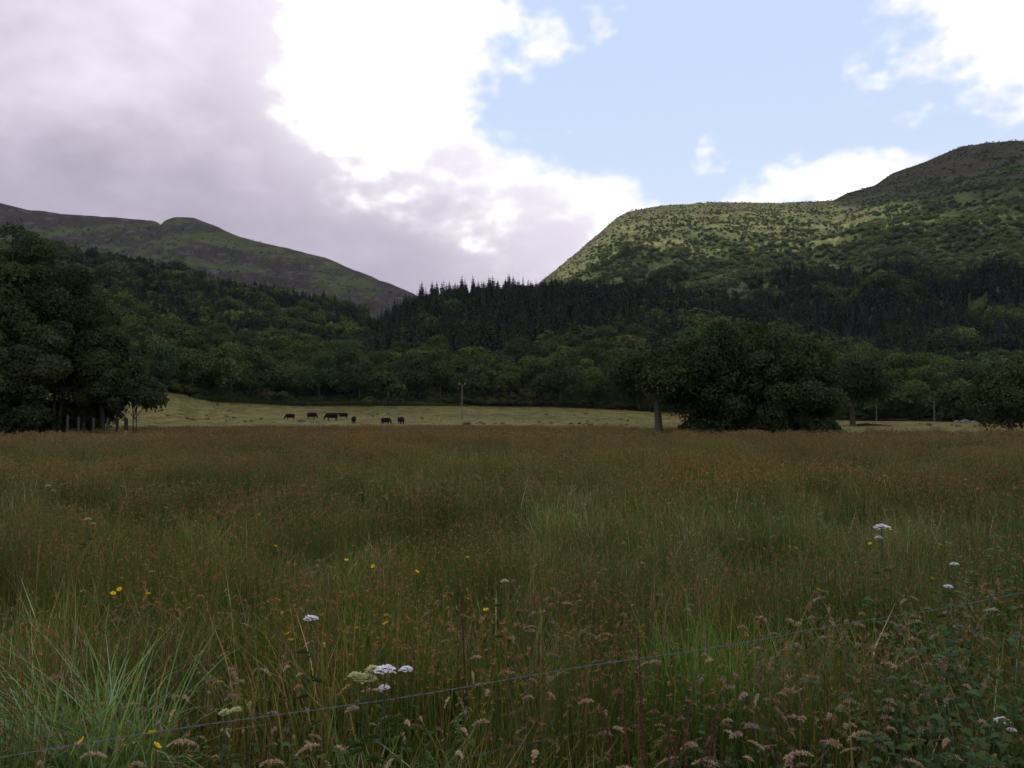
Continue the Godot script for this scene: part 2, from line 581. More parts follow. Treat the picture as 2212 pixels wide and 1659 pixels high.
func cow_bones(head_low: bool, stride: float) -> Array:      # faces +x; withers at 1.38 m
	var b := []
	b.append([Vector3(0.62, 0.98, 0), Vector3(0.0, 0.9, 0), 0.38, 0.44])      # chest to belly
	b.append([Vector3(0.0, 0.9, 0), Vector3(-0.62, 0.98, 0), 0.44, 0.37])     # belly to rump
	b.append([Vector3(0.60, 1.16, 0), Vector3(-0.72, 1.2, 0), 0.20, 0.15])     # back
	b.append([Vector3(-0.55, 0.98, 0.14), Vector3(-0.72, 0.92, 0.14), 0.25, 0.2])
	b.append([Vector3(-0.55, 0.98, -0.14), Vector3(-0.72, 0.92, -0.14), 0.25, 0.2])
	if head_low:
		b.append([Vector3(0.75, 1.08, 0), Vector3(1.15, 0.68, 0), 0.29, 0.18])  # neck
		b.append([Vector3(1.14, 0.66, 0), Vector3(1.24, 0.46, 0), 0.14, 0.115]) # skull
		b.append([Vector3(1.24, 0.46, 0), Vector3(1.27, 0.22, 0), 0.11, 0.075]) # muzzle
		for s in [-1, 1]: b.append([Vector3(1.12, 0.74, 0.1 * s), Vector3(1.08, 0.74, 0.26 * s), 0.05, 0.03])
	else:
		b.append([Vector3(0.72, 1.1, 0), Vector3(1.12, 1.26, 0), 0.25, 0.15])
		b.append([Vector3(1.12, 1.28, 0), Vector3(1.3, 1.2, 0), 0.14, 0.115])
		b.append([Vector3(1.3, 1.2, 0), Vector3(1.48, 1.06, 0), 0.11, 0.08])
		for s in [-1, 1]: b.append([Vector3(1.1, 1.36, 0.1 * s), Vector3(1.06, 1.36, 0.27 * s), 0.05, 0.03])
	for s in [-1, 1]:
		var g: float = stride * s
		b.append([Vector3(0.58, 0.85, 0.17 * s), Vector3(0.60 + g * 0.4, 0.5, 0.17 * s), 0.15, 0.075])
		b.append([Vector3(0.60 + g * 0.4, 0.5, 0.17 * s), Vector3(0.58 + g, 0.08, 0.17 * s), 0.07, 0.05])
		b.append([Vector3(0.58 + g, 0.08, 0.17 * s), Vector3(0.62 + g, 0.05, 0.17 * s), 0.06, 0.06])
		b.append([Vector3(-0.6, 0.85, 0.17 * s), Vector3(-0.5 - g * 0.4, 0.66, 0.19 * s), 0.21, 0.14])  # thigh to the high knee
		b.append([Vector3(-0.5 - g * 0.4, 0.66, 0.19 * s), Vector3(-0.76 - g * 0.8, 0.46, 0.18 * s), 0.13, 0.075]) # gaskin to hock
		b.append([Vector3(-0.76 - g * 0.8, 0.46, 0.18 * s), Vector3(-0.72 - g, 0.08, 0.18 * s), 0.07, 0.05])
		b.append([Vector3(-0.72 - g, 0.08, 0.18 * s), Vector3(-0.67 - g, 0.05, 0.18 * s), 0.06, 0.06])
	b.append([Vector3(-0.82, 1.22, 0), Vector3(-0.93, 0.9, 0.03), 0.05, 0.035])   # tail
	b.append([Vector3(-0.93, 0.9, 0.03), Vector3(-0.92, 0.5, 0.04), 0.035, 0.045])
	return b

# ------------------------------------------------------------------ meadow plants
func seed_head(mb: MB, at: Vector3, along: Vector3, length: float, width: float, num: int, col: Color) -> void:
	var bow := Vector3.DOWN * length * 0.5
	for k in num:
		var t := (k + rng.randf()) / num
		var c := at + along * length * t + bow * t * t
		var r := width * (0.35 + sin(PI * minf(t * 0.8 + 0.12, 1.0))) * 0.7
		var d := (rdir() + along * 0.6).normalized()
		var s := d.cross(rdir()).normalized() * r * 0.42
		mb.tri(c - s, c + d * r * 1.25, c + s, vary(col, 0.3))

func rush_clump(num: int, rad: float, h: float, w: float, stem: Color, flower: Color) -> ArrayMesh:
	var mb := MB.new()
	for k in num:
		var at := flat_dir() * rad * sqrt(rng.randf())
		var hh := h * rnd(0.6, 1.1)
		var lean := flat_dir() * hh * rnd(0.03, 0.3) + at * 0.5
		mb.blade(at, hh, lean, w, vary(stem, 0.35), 3)
		if rng.randf() < 0.62:
			var t := rnd(0.8, 0.92)
			var p := at + Vector3.UP * hh * t + lean * t * t
			for j in 5:
				var d := (rdir() + Vector3.UP * 0.5).normalized() * rnd(0.4, 1.0) * maxf(w * 5.0, 0.022)
				var s := d.cross(rdir()).normalized() * maxf(w * 0.9, 0.0045)
				mb.tri(p - s, p + d, p + s, vary(flower, 0.35))
	return mb.mesh()

func grass_clump(num: int, rad: float, h: float, w: float, tone: Color, dry: Color, droop := 0.3) -> ArrayMesh:
	var mb := MB.new()
	for k in num:
		var at := flat_dir() * rad * sqrt(rng.randf())
		var hh := h * rnd(0.45, 1.15)
		mb.blade(at, hh, flat_dir() * hh * rnd(0.1, 0.7) + at * 0.8, w * rnd(0.6, 1.3), vary(dry if rng.randf() < 0.2 else tone, 0.3), 4, rnd(0.0, droop))
	return mb.mesh()

func panicle_clump(num: int, rad: float, h: float, w: float, head: Color, stem: Color, spikes: int, size := 1.0) -> ArrayMesh:
	var mb := MB.new()
	for k in num:
		var at := flat_dir() * rad * sqrt(rng.randf())
		var hh := h * rnd(0.7, 1.15)
		var lean := flat_dir() * hh * rnd(0.1, 0.45)
		var tip := mb.blade(at, hh, lean, w, vary(stem, 0.25), 4, 0.12)
		var along := (lean.normalized() * 0.8 + Vector3.UP * rnd(-0.2, 1.0)).normalized()
		seed_head(mb, tip, along, rnd(0.06, 0.11) * size, rnd(0.011, 0.018) * size, spikes, vary(head, 0.25))
	return mb.mesh()

func herb_clump(stems: int, h: float, leaf: float, tone: Color) -> ArrayMesh:
	var mb := MB.new()
	for k in stems:
		var at := flat_dir() * rnd(0, 0.12)
		var lean := flat_dir() * h * rnd(0.05, 0.4)
		var hh := h * rnd(0.6, 1.1)
		mb.blade(at, hh, lean, 0.006, vary(tone, 0.2), 4)
		var pairs := 11
		for j in pairs:
			var t := (j + 1.0) / pairs
			var p := at + Vector3.UP * hh * t + lean * t * t
			for s in 2:
				var o := flat_dir()
				var size := leaf * rnd(0.6, 1.2) * (1.25 - 0.6 * t)
				var across := Vector3(-o.z, rnd(-0.4, 0.4), o.x).normalized() * size * 0.27
				var rise := rnd(0.1, 0.5)
				var col := vary(tone, 0.3)
				var fold := Vector3.UP * size * 0.06
				var m0 := p + o * size * 0.32 + Vector3.UP * size * rise * 0.5
				var m1 := p + o * size * 0.68 + Vector3.UP * size * rise * 0.5
				var tip := p + o * size + Vector3.UP * size * (rise * 0.5 - rnd(0.1, 0.4))
				for e in [-1.0, 1.0]:
					mb.tri(p, m0 + across * e + fold, m0, col)
					mb.quad(m0, m0 + across * e + fold, m1 + across * e * 0.8 + fold, m1, col)
					mb.tri(m1, m1 + across * e * 0.8 + fold, tip, col)
	return mb.mesh()

func scatter(called: String, meshes: Array, num: int, r0: float, r1: float, spread: float, keep: Callable, tint: Callable, s0: float, s1: float, material: Material, label: String, category: String) -> void:
	var places := []
	var colors := []
	for m in meshes:
		places.append([])
		colors.append([])
	for k in num:
		var r := sqrt(lerpf(r0 * r0, r1 * r1, rng.randf()))
		var a := rnd(-spread, spread)
		var x := sin(a) * r
		var z := -cos(a) * r
		if rng.randf() > keep.call(x, z): continue
		var s := rnd(s0, s1)
		var i := rng.randi() % meshes.size()
		places[i].append(Transform3D(Basis(Vector3.UP, rnd(0, TAU)).scaled(Vector3(s, s * rnd(0.85, 1.15), s)), Vector3(x, ground_h(a, r) - 0.02, z)))
		colors[i].append(tint.call(x, z))
	for i in meshes.size():
		many(called, meshes[i], material, places[i], colors[i], label, category)

# ================================================================== the scene
func _ready() -> void:
	rng.seed = 77
	# camera
	var cam := Camera3D.new()
	cam.name = "camera"
	cam.fov = 50.0
	cam.near = 0.1
	cam.far = 12000.0
	cam.position = Vector3(0, EYE, 0)
	cam.rotation.x = pitch
	add_child(cam)
	cam.current = true
	# sun, high in front behind the broken cloud
	var sun_az := deg_to_rad(-14.0)
	var sun_el := deg_to_rad(57.0)
	sun_dir = Vector3(sin(sun_az) * cos(sun_el), sin(sun_el), -cos(sun_az) * cos(sun_el))
	var sun := DirectionalLight3D.new()
	sun.name = "sun"
	sun.light_energy = 1.3
	sun.light_angular_distance = 0.53
	sun.light_color = Color(1.0, 0.95, 0.86)
	sun.shadow_enabled = true
	add_child(sun)
	sun.look_at_from_position(Vector3.ZERO, -sun_dir, Vector3.UP)
	# sky and exposure
	var env := Environment.new()
	env.background_mode = Environment.BG_SKY
	env.sky = Sky.new()
	env.sky.sky_material = make_sky()
	env.tonemap_mode = Environment.TONE_MAPPER_LINEAR
	env.tonemap_exposure = 1.3
	env.sdfgi_enabled = true
	env.ssao_enabled = true
	env.ssil_enabled = true
	env.fog_enabled = true
	env.fog_light_color = Color(0.86, 0.88, 1.0)
	env.fog_density = 0.000025
	var we := WorldEnvironment.new()
	we.name = "world_environment"
	we.environment = env
	add_child(we)
	make_materials()
	print("sky ", Time.get_ticks_msec())

	relief.seed = 21
	relief.frequency = 0.006
	relief.fractal_octaves = 4
	mottle.seed = 4
	mottle.frequency = 0.01
	mottle.fractal_octaves = 4
	edge = line_of([[-900, 862, 240], [-200, 852, 225], [250, 840, 215], [345, 848, 222], [400, 854, 232], [440, 864, 245], [640, 876, 260], [1000, 877, 262], [1200, 880, 258], [1320, 886, 252], [1600, 900, 235], [1840, 908, 220], [2000, 910, 215], [2150, 915, 210], [2500, 916, 205], [3200, 915, 205]])
	layers.far_hill = {"line": line_of([[-1400, 380, 2300], [-500, 400, 2250], [-100, 425, 2200], [0, 439, 2200], [60, 452, 2180], [150, 462, 2150], [250, 470, 2120], [325, 476, 2100], [340, 479, 2095], [347, 485, 2093], [354, 477, 2090], [375, 469, 2090], [420, 471, 2080], [460, 486, 2060], [520, 512, 2040], [570, 523, 2020], [620, 536, 2000], [700, 557, 1960], [770, 586, 1920], [830, 606, 1880], [895, 634, 1850], [960, 680, 1800], [1100, 760, 1800], [1300, 860, 1800]]), "foot": 1000.0, "foot_h": 15.0, "off": 0.0, "e": 1.25, "amp": 36.0, "gully": 0.8}
	layers.lit_hill = {"line": line_of([[950, 800, 1350], [1060, 690, 1330], [1140, 630, 1320], [1180, 599, 1310], [1240, 548, 1310], [1300, 498, 1320], [1330, 470, 1330], [1358, 455, 1330], [1410, 447, 1340], [1470, 441, 1350], [1540, 436, 1380], [1600, 437, 1400], [1680, 440, 1400], [1760, 434, 1420], [1800, 431, 1440], [1830, 416, 1460], [1890, 399, 1470], [1930, 374, 1490], [2000, 349, 1500], [2080, 314, 1510], [2130, 306, 1520], [2212, 304, 1520], [2500, 330, 1500], [3200, 420, 1450]]), "foot": 0.0, "foot_h": 0.0, "off": 25.0, "e": 1.6, "amp": 26.0, "gully": 0.7}
	layers.left_wood = {"line": line_of([[-900, 560, 980], [-300, 545, 960], [0, 548, 940], [100, 552, 920], [200, 566, 900], [300, 585, 880], [400, 610, 860], [500, 636, 830], [600, 648, 800], [700, 668, 760], [760, 690, 720], [800, 725, 690], [840, 770, 660], [900, 810, 640], [1100, 870, 600]]), "foot": 0.0, "foot_h": 0.0, "off": 15.0, "e": 1.25, "amp": 16.0}
	layers.mid_wood = {"line": line_of([[640, 850, 560], [740, 790, 580], [800, 745, 600], [850, 712, 620], [880, 692, 630], [930, 664, 640], [1000, 658, 650], [1060, 652, 660], [1200, 648, 680], [1350, 650, 690], [1450, 660, 690], [1550, 672, 690], [1700, 712, 680], [1900, 790, 640], [2100, 860, 600], [2300, 900, 560]]), "foot": 0.0, "foot_h": 0.0, "off": 15.0, "e": 1.05, "amp": 12.0}

	build_land()
	print("land ", Time.get_ticks_msec())
	build_clouds()
	build_woods()
	print("woods ", Time.get_ticks_msec())
	build_near_trees()
	print("near trees ", Time.get_ticks_msec())
	build_pasture()
	print("pasture ", Time.get_ticks_msec())
	build_meadow()
	print("meadow ", Time.get_ticks_msec())
	build_foreground()
	print("done ", Time.get_ticks_msec())

# ------------------------------------------------------------------ land
func build_land() -> void:
	# one sheet of ground out to the horizon
	var rings := [0.0]
	var r := 1.0
	while r < 5000.0:
		rings.append(r)
		r += clampf(r * 0.045, 0.5, 300.0)
	var na := 361
	var pts := PackedVector3Array()
	var cols := PackedColorArray()
	for j in rings.size():
		for i in na:
			var a := -PI + TAU * i / (na - 1)
			var rr: float = rings[j]
			var p := Vector3(sin(a) * rr, ground_h(a, rr), -cos(a) * rr)
			pts.push_back(p)
			var soil := Color(0.16, 0.135, 0.06)
			var field := Color(0.31, 0.25, 0.09).lerp(Color(0.235, 0.235, 0.075), smoothstep(-0.25, 0.35, mottle.get_noise_2d(p.x * 2.0, p.z * 4.0)))
			field = field.lerp(Color(0.17, 0.20, 0.06), smoothstep(0.1, 0.35, mottle.get_noise_2d(p.x * 1.3 + 700.0, p.z * 1.3)) * 0.7)
			field = field.lerp(Color(0.20, 0.12, 0.06), smoothstep(0.22, 0.4, mottle.get_noise_2d(p.x * 1.6 - 300.0, p.z * 6.0)) * 0.6)
			cols.push_back(soil.lerp(field, smoothstep(-6.0, 6.0, rr - meadow_end(a) + mottle.get_noise_2d(p.x * 8.0, p.z * 8.0) * 9.0)))
	var g := obj("ground", grid_mesh(pts, cols, na, rings.size()), M.ground)
	tag(g, "", "", "", "structure")
	var heath := func(p: Vector3, t: float) -> Color:
		var n := mottle.get_noise_2d(p.x * 0.35, p.y * 1.6 + p.z * 0.12) + 0.6 * mottle.get_noise_2d(p.x * 2.5, p.y * 6.0)
		var c := Color(0.075, 0.066, 0.052).lerp(Color(0.125, 0.145, 0.05), smoothstep(-0.05, 0.3, n + 0.12 - t * 0.15))
		return c.lerp(Color(0.19, 0.18, 0.175), smoothstep(0.30, 0.42, mottle.get_noise_2d(p.x * 3.0 + 90.0, p.y * 6.0)) * 0.7)
	hill("hill_far_moorland", layers.far_hill, -0.75, 0.25, 420, 170, heath)
	var slope := func(p: Vector3, t: float) -> Color:
		var n := mottle.get_noise_2d(p.x * 0.9, p.y * 4.5 + p.z * 0.25)
		var m := mottle.get_noise_2d(p.x * 3.2 + 50.0, p.y * 11.0) * 1.6
		var c := Color(0.11, 0.14, 0.05).lerp(Color(0.22, 0.24, 0.095), smoothstep(-0.15, 0.3, n + m * 0.5))
		c = c.lerp(Color(0.085, 0.07, 0.055), smoothstep(0.84, 1.0, t + n * 0.2 + 0.2 * smoothstep(430.0, 640.0, p.x) - 0.08) * 0.9)
		return c.lerp(Color(0.20, 0.185, 0.18), smoothstep(0.38, 0.48, mottle.get_noise_2d(p.x * 2.0 - 90.0, p.y * 4.0)) * 0.5)
	hill("hill_green_slope", layers.lit_hill, -0.08, 0.9, 460, 230, slope)
	var floor := func(p: Vector3, _t: float) -> Color:
		return Color(0.13, 0.125, 0.055)
	hill("hill_wooded_ridge", layers.left_wood, -0.8, 0.02, 160, 70, floor)
	hill("hill_wooded_knoll", layers.mid_wood, -0.26, 0.6, 160, 60, floor)

func meadow_end(a: float) -> float:
	return lerpf(82.0, 54.0, smoothstep(-0.15, 0.36, a)) + 3.0 * sin(a * 9.0 + 1.0)

# clouds above the valley, out of the frame: they stand between the sun and what lies in shade
func build_clouds() -> void:
	var n := FastNoiseLite.new()
	n.seed = 9
	n.frequency = 0.9
	n.fractal_octaves = 4
	for d in [[Vector3(-100, 20, -230), 1050.0, 730.0], [Vector3(1010, 330, -1180), 500.0, 800.0], [Vector3(-900, 350, -1800), 900.0, 520.0]]:
		var mb_pts := PackedVector3Array()
		var cols := PackedColorArray()
		var w := 65
		var h := 25
		var alt := 3200.0
		for j in h:
			for i in w:
				var a := TAU * i / (w - 1)
				var el := -PI / 2 + PI * j / (h - 1)
				var q := Vector3(cos(a) * cos(el), sin(el), sin(a) * cos(el))
				var k := 1.0 + 0.22 * n.get_noise_3dv(q + d[0] * 0.01) + 0.12 * n.get_noise_3dv(q * 3.0)
				mb_pts.push_back(Vector3(q.x * d[1] * k, (150.0 if q.y < 0.0 else 320.0) * q.y * k, q.z * d[2] * k))
				cols.push_back(Color(0.92, 0.92, 0.92))
		var o := obj("cloud", grid_mesh(mb_pts, cols, w, h), M.cloud)
		o.position = d[0] + sun_dir * ((alt - d[0].y) / sun_dir.y)
		tag(o, "", "", "", "structure")

# ------------------------------------------------------------------ woods on the hills
func build_woods() -> void:
	# broadleaved trees: five shapes with trunk and crown, 14 m tall before scaling
	var broad := []
	for i in 6:
		rng.seed = 100 + i
		var puffs := dome_puffs(rnd(5.4, 7.0), rnd(-0.6, 0.4), rnd(13.0, 15.0), 20, 0.40)
		broad.append([crown_of(puffs, 3600, 0.40, Color(1, 1, 1), 0.25), trunk_of(9.0, 0.32, puffs, Color(0.12, 0.105, 0.088), 1, 5)])
	var bush := []
	for i in 4:
		rng.seed = 140 + i
		bush.append(crown_of(dome_puffs(5.0, 0.2, rnd(7.5, 10.0), 9, 0.45), 1000, 0.58, Color(1, 1, 1), 0.25))
	var fir := []
	for i in 6:
		rng.seed = 160 + i
		fir.append([conifer_mesh(20.0, rnd(2.9, 4.2), 17, 9, Color(1, 1, 1)), null])
		var mb := MB.new()
		mb.tube([Vector3.DOWN * 1.0, Vector3.UP * 3.0, Vector3.UP * 19.0], [0.3, 0.26, 0.04], 6, Color(0.12, 0.09, 0.07))
		fir[i][1] = mb.mesh()
	var leaf_tones := [Color(0.060, 0.084, 0.028), Color(0.074, 0.098, 0.032), Color(0.046, 0.066, 0.024), Color(0.100, 0.120, 0.036), Color(0.055, 0.082, 0.030), Color(0.078, 0.090, 0.030)]
	var fir_tones := [Color(0.034, 0.046, 0.026), Color(0.044, 0.054, 0.028), Color(0.052, 0.054, 0.030), Color(0.028, 0.040, 0.026)]
	var leaf_mats := []
	for c in leaf_tones: leaf_mats.append(tone_mat(M.leaf, c))
	var fir_mats := []
	for c in fir_tones: fir_mats.append(tone_mat(M.needle, c))
	var trees := []     # [kind, place, height, bearing, distance]
	rng.seed = 300
	# rows along the edge of the pasture
	var a := -0.62
	while a < 0.62:
		for row in 4:
			var aa := a + rnd(-0.008, 0.008)
			var rr := lookup(edge, aa).y + 4.0 + row * 13.0 + rnd(-4.0, 4.0)
			var right := smoothstep(0.2, 0.45, aa)
			trees.append(["broad", aa, rr, rnd(13.0, 19.0) * (1.0 - 0.32 * right) * (0.85 if row == 0 else 1.0)])
		a += 0.036
	# woodland up the slopes
	for k in 34000:
		var aa := rnd(-0.62, 0.66)
		var rr := sqrt(lerpf(270.0 * 270.0, 1350.0 * 1350.0, rng.randf()))
		var re := lookup(edge, aa).y
		if rr < re + 55.0: continue
		var x := sin(aa) * rr
		var z := -cos(aa) * rr
		var n := mottle.get_noise_2d(x * 0.8, z * 0.8)
		var hl := layer_h(layers.left_wood, aa, rr)
		var hm := layer_h(layers.mid_wood, aa, rr)
		var hc := layer_h(layers.lit_hill, aa, rr)
		var hd := layer_h(layers.far_hill, aa, rr)
		var top := maxf(maxf(hl, hm), maxf(hc, hd))
		if top == hd: continue
		var q: Vector2
		if top == hl:
			q = lookup(layers.left_wood.line, aa)
			if rr > q.y + 14.0: continue
			trees.append(["fir" if rr > 370.0 + n * 120.0 and rng.randf() < 0.88 else "broad", aa, rr, rnd(10.0, 20.0)])
		elif top == hm:
			q = lookup(layers.mid_wood.line, aa)
			if rr > q.y + 14.0: continue
			if rng.randf() < 0.3: continue
			var leafy := rr < 350.0 + n * 60.0 or (aa > 0.2 and rr < 480.0 + n * 120.0) or (n > 0.3 and rng.randf() < 0.4)
			trees.append(["broad" if leafy else "fir", aa, rr, rnd(12.0, 17.0) if leafy else rnd(15.0, 24.0)])
		else:
			var limit := 830.0 + n * 160.0 + 60.0 * sin(aa * 20.0)
			if rr > limit:
				if rng.randf() < 0.22 and rr < lookup(layers.lit_hill.line, aa).y - 60.0: trees.append(["scrub", aa, rr, rnd(2.0, 4.5)])
				continue
			var leafy2 := rr < 420.0 + n * 200.0 or n > 0.2
			trees.append(["broad" if leafy2 else "fir", aa, rr, rnd(9.0, 15.0) if leafy2 else rnd(13.0, 21.0)])
	# scrub in patches over the green slope and on the moor
	for k in 42000:
		var aa := rnd(0.0, 0.62)
		var rr := sqrt(lerpf(700.0 * 700.0, 1500.0 * 1500.0, rng.randf()))
		var q := lookup(layers.lit_hill.line, aa)
		if rr > q.y - 45.0: continue
		var h := layer_h(layers.lit_hill, aa, rr)
		if terrain_h(aa, rr) > h + 0.5: continue
		var x := sin(aa) * rr
		var n := mottle.get_noise_2d(x * 1.1 + 20.0, h * 5.0)
		var t := rr / q.y
		n += 0.7 * mottle.get_noise_2d(x * 4.0, h * 14.0)
		if n + rnd(-0.14, 0.14) < lerpf(-0.2, 0.08, smoothstep(0.6, 0.97, t)): continue
		trees.append(["scrub", aa, rr, (1.6 + 6.5 * pow(rng.randf(), 2.5)) * lerpf(1.0, 0.4, smoothstep(0.7, 1.0, t))])
	for k in 9000:
		var aa := rnd(-0.58, 0.02)
		var rr := rnd(1150.0, 2100.0)
		var q := lookup(layers.far_hill.line, aa)
		if rr > q.y + 5.0: continue
		var h := layer_h(layers.far_hill, aa, rr)
		if mottle.get_noise_2d(sin(aa) * rr * 1.2, h * 4.0) + rnd(-0.2, 0.2) < 0.06: continue
		trees.append(["scrub", aa, rr, rnd(1.2, 4.5) * (0.5 if rr > q.y - 60.0 else 1.0)])
	for k in 2500:
		var aa := rnd(0.0, 0.6)
		var q := lookup(layers.lit_hill.line, aa)
		trees.append(["scrub", aa, q.y - rnd(-4.0, 60.0), rnd(0.7, 2.2)])
	# the ones that show largest are things, the rest is one mass of each kind
	trees.sort_custom(func(p, q): return p[3] / p[2] > q[3] / q[2])
	var made := {"broad": 0, "fir": 0}
	var first := {}
	var mass := {}
	for t in trees:
		var kind: String = t[0]
		var aa: float = t[1]
		var rr: float = t[2]
		var at := Vector3(sin(aa) * rr, terrain_h(aa, rr) - 0.3, -cos(aa) * rr)
		var turn := rnd(0, TAU)
		var pick := rng.randi()
		var s: float = t[3]
		var n := mottle.get_noise_2d(at.x * 1.5, at.z * 1.5)
		var seen := absf(aa) < 0.56
		if kind != "scrub" and made[kind] < 290 and seen:
			made[kind] += 1
			var set: Array = broad if kind == "broad" else fir
			var v := pick % set.size()
			var key := kind + str(v)
			var o: Node3D
			if not first.has(key):
				o = Node3D.new()
				obj("crown", set[v][0], leaf_mats[0] if kind == "broad" else fir_mats[0], o)
				obj("trunk", set[v][1], M.bark, o)
				first[key] = o
				o.name = numbered("broadleaved_tree" if kind == "broad" else "conifer")
				add_child(o)
			else:
				o = first[key].duplicate()
				o.name = numbered("broadleaved_tree" if kind == "broad" else "conifer")
				add_child(o)
			if kind == "broad":
				tag(o, "rounded green broadleaved tree in the wood beyond the tan pasture", "tree", "broadleaved trees along the foot of the hills")
				o.get_node("crown").material_override = leaf_mats[(pick / 7) % leaf_mats.size()]
				o.scale = Vector3(s / 14.0 * rnd(0.85, 1.15), s / 14.0, s / 14.0 * rnd(0.85, 1.15))
			else:
				tag(o, "dark pointed conifer in the plantation on the wooded hill", "tree", "conifers on the wooded hills")
				o.get_node("crown").material_override = fir_mats[(pick / 7) % fir_mats.size()]
				o.scale = Vector3.ONE * s / 20.0
			o.position = at
			o.rotation.y = turn
			continue
		var key2 := kind + str(pick % (6 if kind == "fir" else 4))
		if not mass.has(key2): mass[key2] = [[], []]
		var full := 20.0 if kind == "fir" else 9.0
		mass[key2][0].append(Transform3D(Basis(Vector3.UP, turn).scaled(Vector3(1, rnd(0.8, 1.1), 1) * s / full), at))
		var c: Color
		if kind == "fir": c = fir_tones[(pick / 7) % fir_tones.size()]
		elif kind == "broad": c = leaf_tones[(pick / 7) % leaf_tones.size()]
		else: c = Color(0.10, 0.135, 0.052).lerp(Color(0.21, 0.235, 0.095), smoothstep(-0.25, 0.45, n + rnd(-0.45, 0.45)))
		mass[key2][1].append(vary(c, 0.18))
	for key in mass:
		var v := int(key.right(1))
		if key.begins_with("fir"): many("conifer_forest", fir[v][0], M.needle, mass[key][0], mass[key][1], "dark conifer forest covering the lower hillsides", "forest")
		elif key.begins_with("broad"): many("broadleaved_woodland", bush[v], M.leaf, mass[key][0], mass[key][1], "green broadleaved woodland covering the lower hillsides", "woodland")
		else: many("hillside_scrub", bush[v], M.leaf, mass[key][0], mass[key][1], "low green scrub dotted over the open hillsides", "scrub")
	print(made, " of ", trees.size())
	# undergrowth that closes the foot of the wood
	rng.seed = 330
	var low := []
	var low_tones := []
	for k in 900:
		var aa := rnd(-0.6, 0.62)
		var rr := lookup(edge, aa).y + rnd(0.5, 14.0)
		low.append(Transform3D(Basis(Vector3.UP, rnd(0, TAU)).scaled(Vector3(1.2, 1, 1.2) * rnd(0.16, 0.42)), Vector3(sin(aa) * rr, terrain_h(aa, rr) - 0.2, -cos(aa) * rr)))
		low_tones.append(vary(leaf_tones[k % 6], 0.2))
	many("wood_edge_undergrowth", bush[0], M.leaf, low, low_tones, "green undergrowth along the foot of the wood", "undergrowth")
	# single low bushes and the bracken at the wood edge
	for p in [[605, 255.0, 5.2, "pale green young tree in front of the dark wood edge"], [797, 252.0, 3.6, "low rounded green bush at the wood edge near the grazing cattle"]]:
		var o := base("bush", on_ground(p[0], p[1]), rnd(0, TAU))
		rng.seed = int(p[0])
		var puffs := dome_puffs(2.2, 0.3, 5.0, 12, 0.42)
		obj("crown", crown_of(puffs, 1800, 0.22, Color(0.085, 0.105, 0.035)), M.leaf, o)
		obj("trunk", trunk_of(2.5, 0.09, puffs, Color(0.08, 0.07, 0.06), 1, 4), M.bark, o)
		o.scale = Vector3.ONE * p[2] / 5.0
		tag(o, p[3], "bush")
	var fern := grass_clump(60, 0.7, 1.3, 0.14, Color(0.085, 0.115, 0.05), Color(0.12, 0.12, 0.05), 0.4)
	var places := []
	var colors := []
	for k in 1500:
		var u := rnd(420, 1010)
		var aa := az_of(u, 870)
		var rr := lookup(edge, aa).y - rnd(0.0, 3.5)
		var fade := 1.0 - 0.6 * smoothstep(850.0, 1010.0, u)
		places.append(Transform3D(Basis(Vector3.UP, rnd(0, TAU)).scaled(Vector3.ONE * rnd(0.7, 1.2) * fade), Vector3(sin(aa) * rr, ground_h(aa, rr), -cos(aa) * rr)))
		colors.append(vary(Color(1, 1, 1), 0.2))
	many("bracken", fern, M.grass, places, colors, "strip of pale green bracken along the wood edge behind the cattle", "bracken")

# ------------------------------------------------------------------ trees that stand by the meadow
func near_tree(called: String, at: Vector3, h: float, rx: float, y0: float, leaves: int, leaf: float, tone: Color, stems: int, bark: Color, s: int, label: String, group := "", trunk_r := 0.14) -> Node3D:
	rng.seed = s
	var o := base(called, at, 0.0)
	var puffs := dome_puffs(rx, y0, h, int(34 + rx * 5), 0.30)
	if y0 < 0.5:                                  # boughs that hang to the ground
		for k in 9: puffs.append([flat_dir() * rx * rnd(0.3, 0.75) + Vector3.UP * rnd(0.5, 2.4), rx * rnd(0.2, 0.32)])
	obj("crown", crown_of(puffs, leaves, leaf, tone, 0.3), M.leaf, o)
	obj("trunk", trunk_of(h * 0.7, trunk_r, puffs, bark, stems, 14), M.bark, o)
	return tag(o, label, "tree", group)

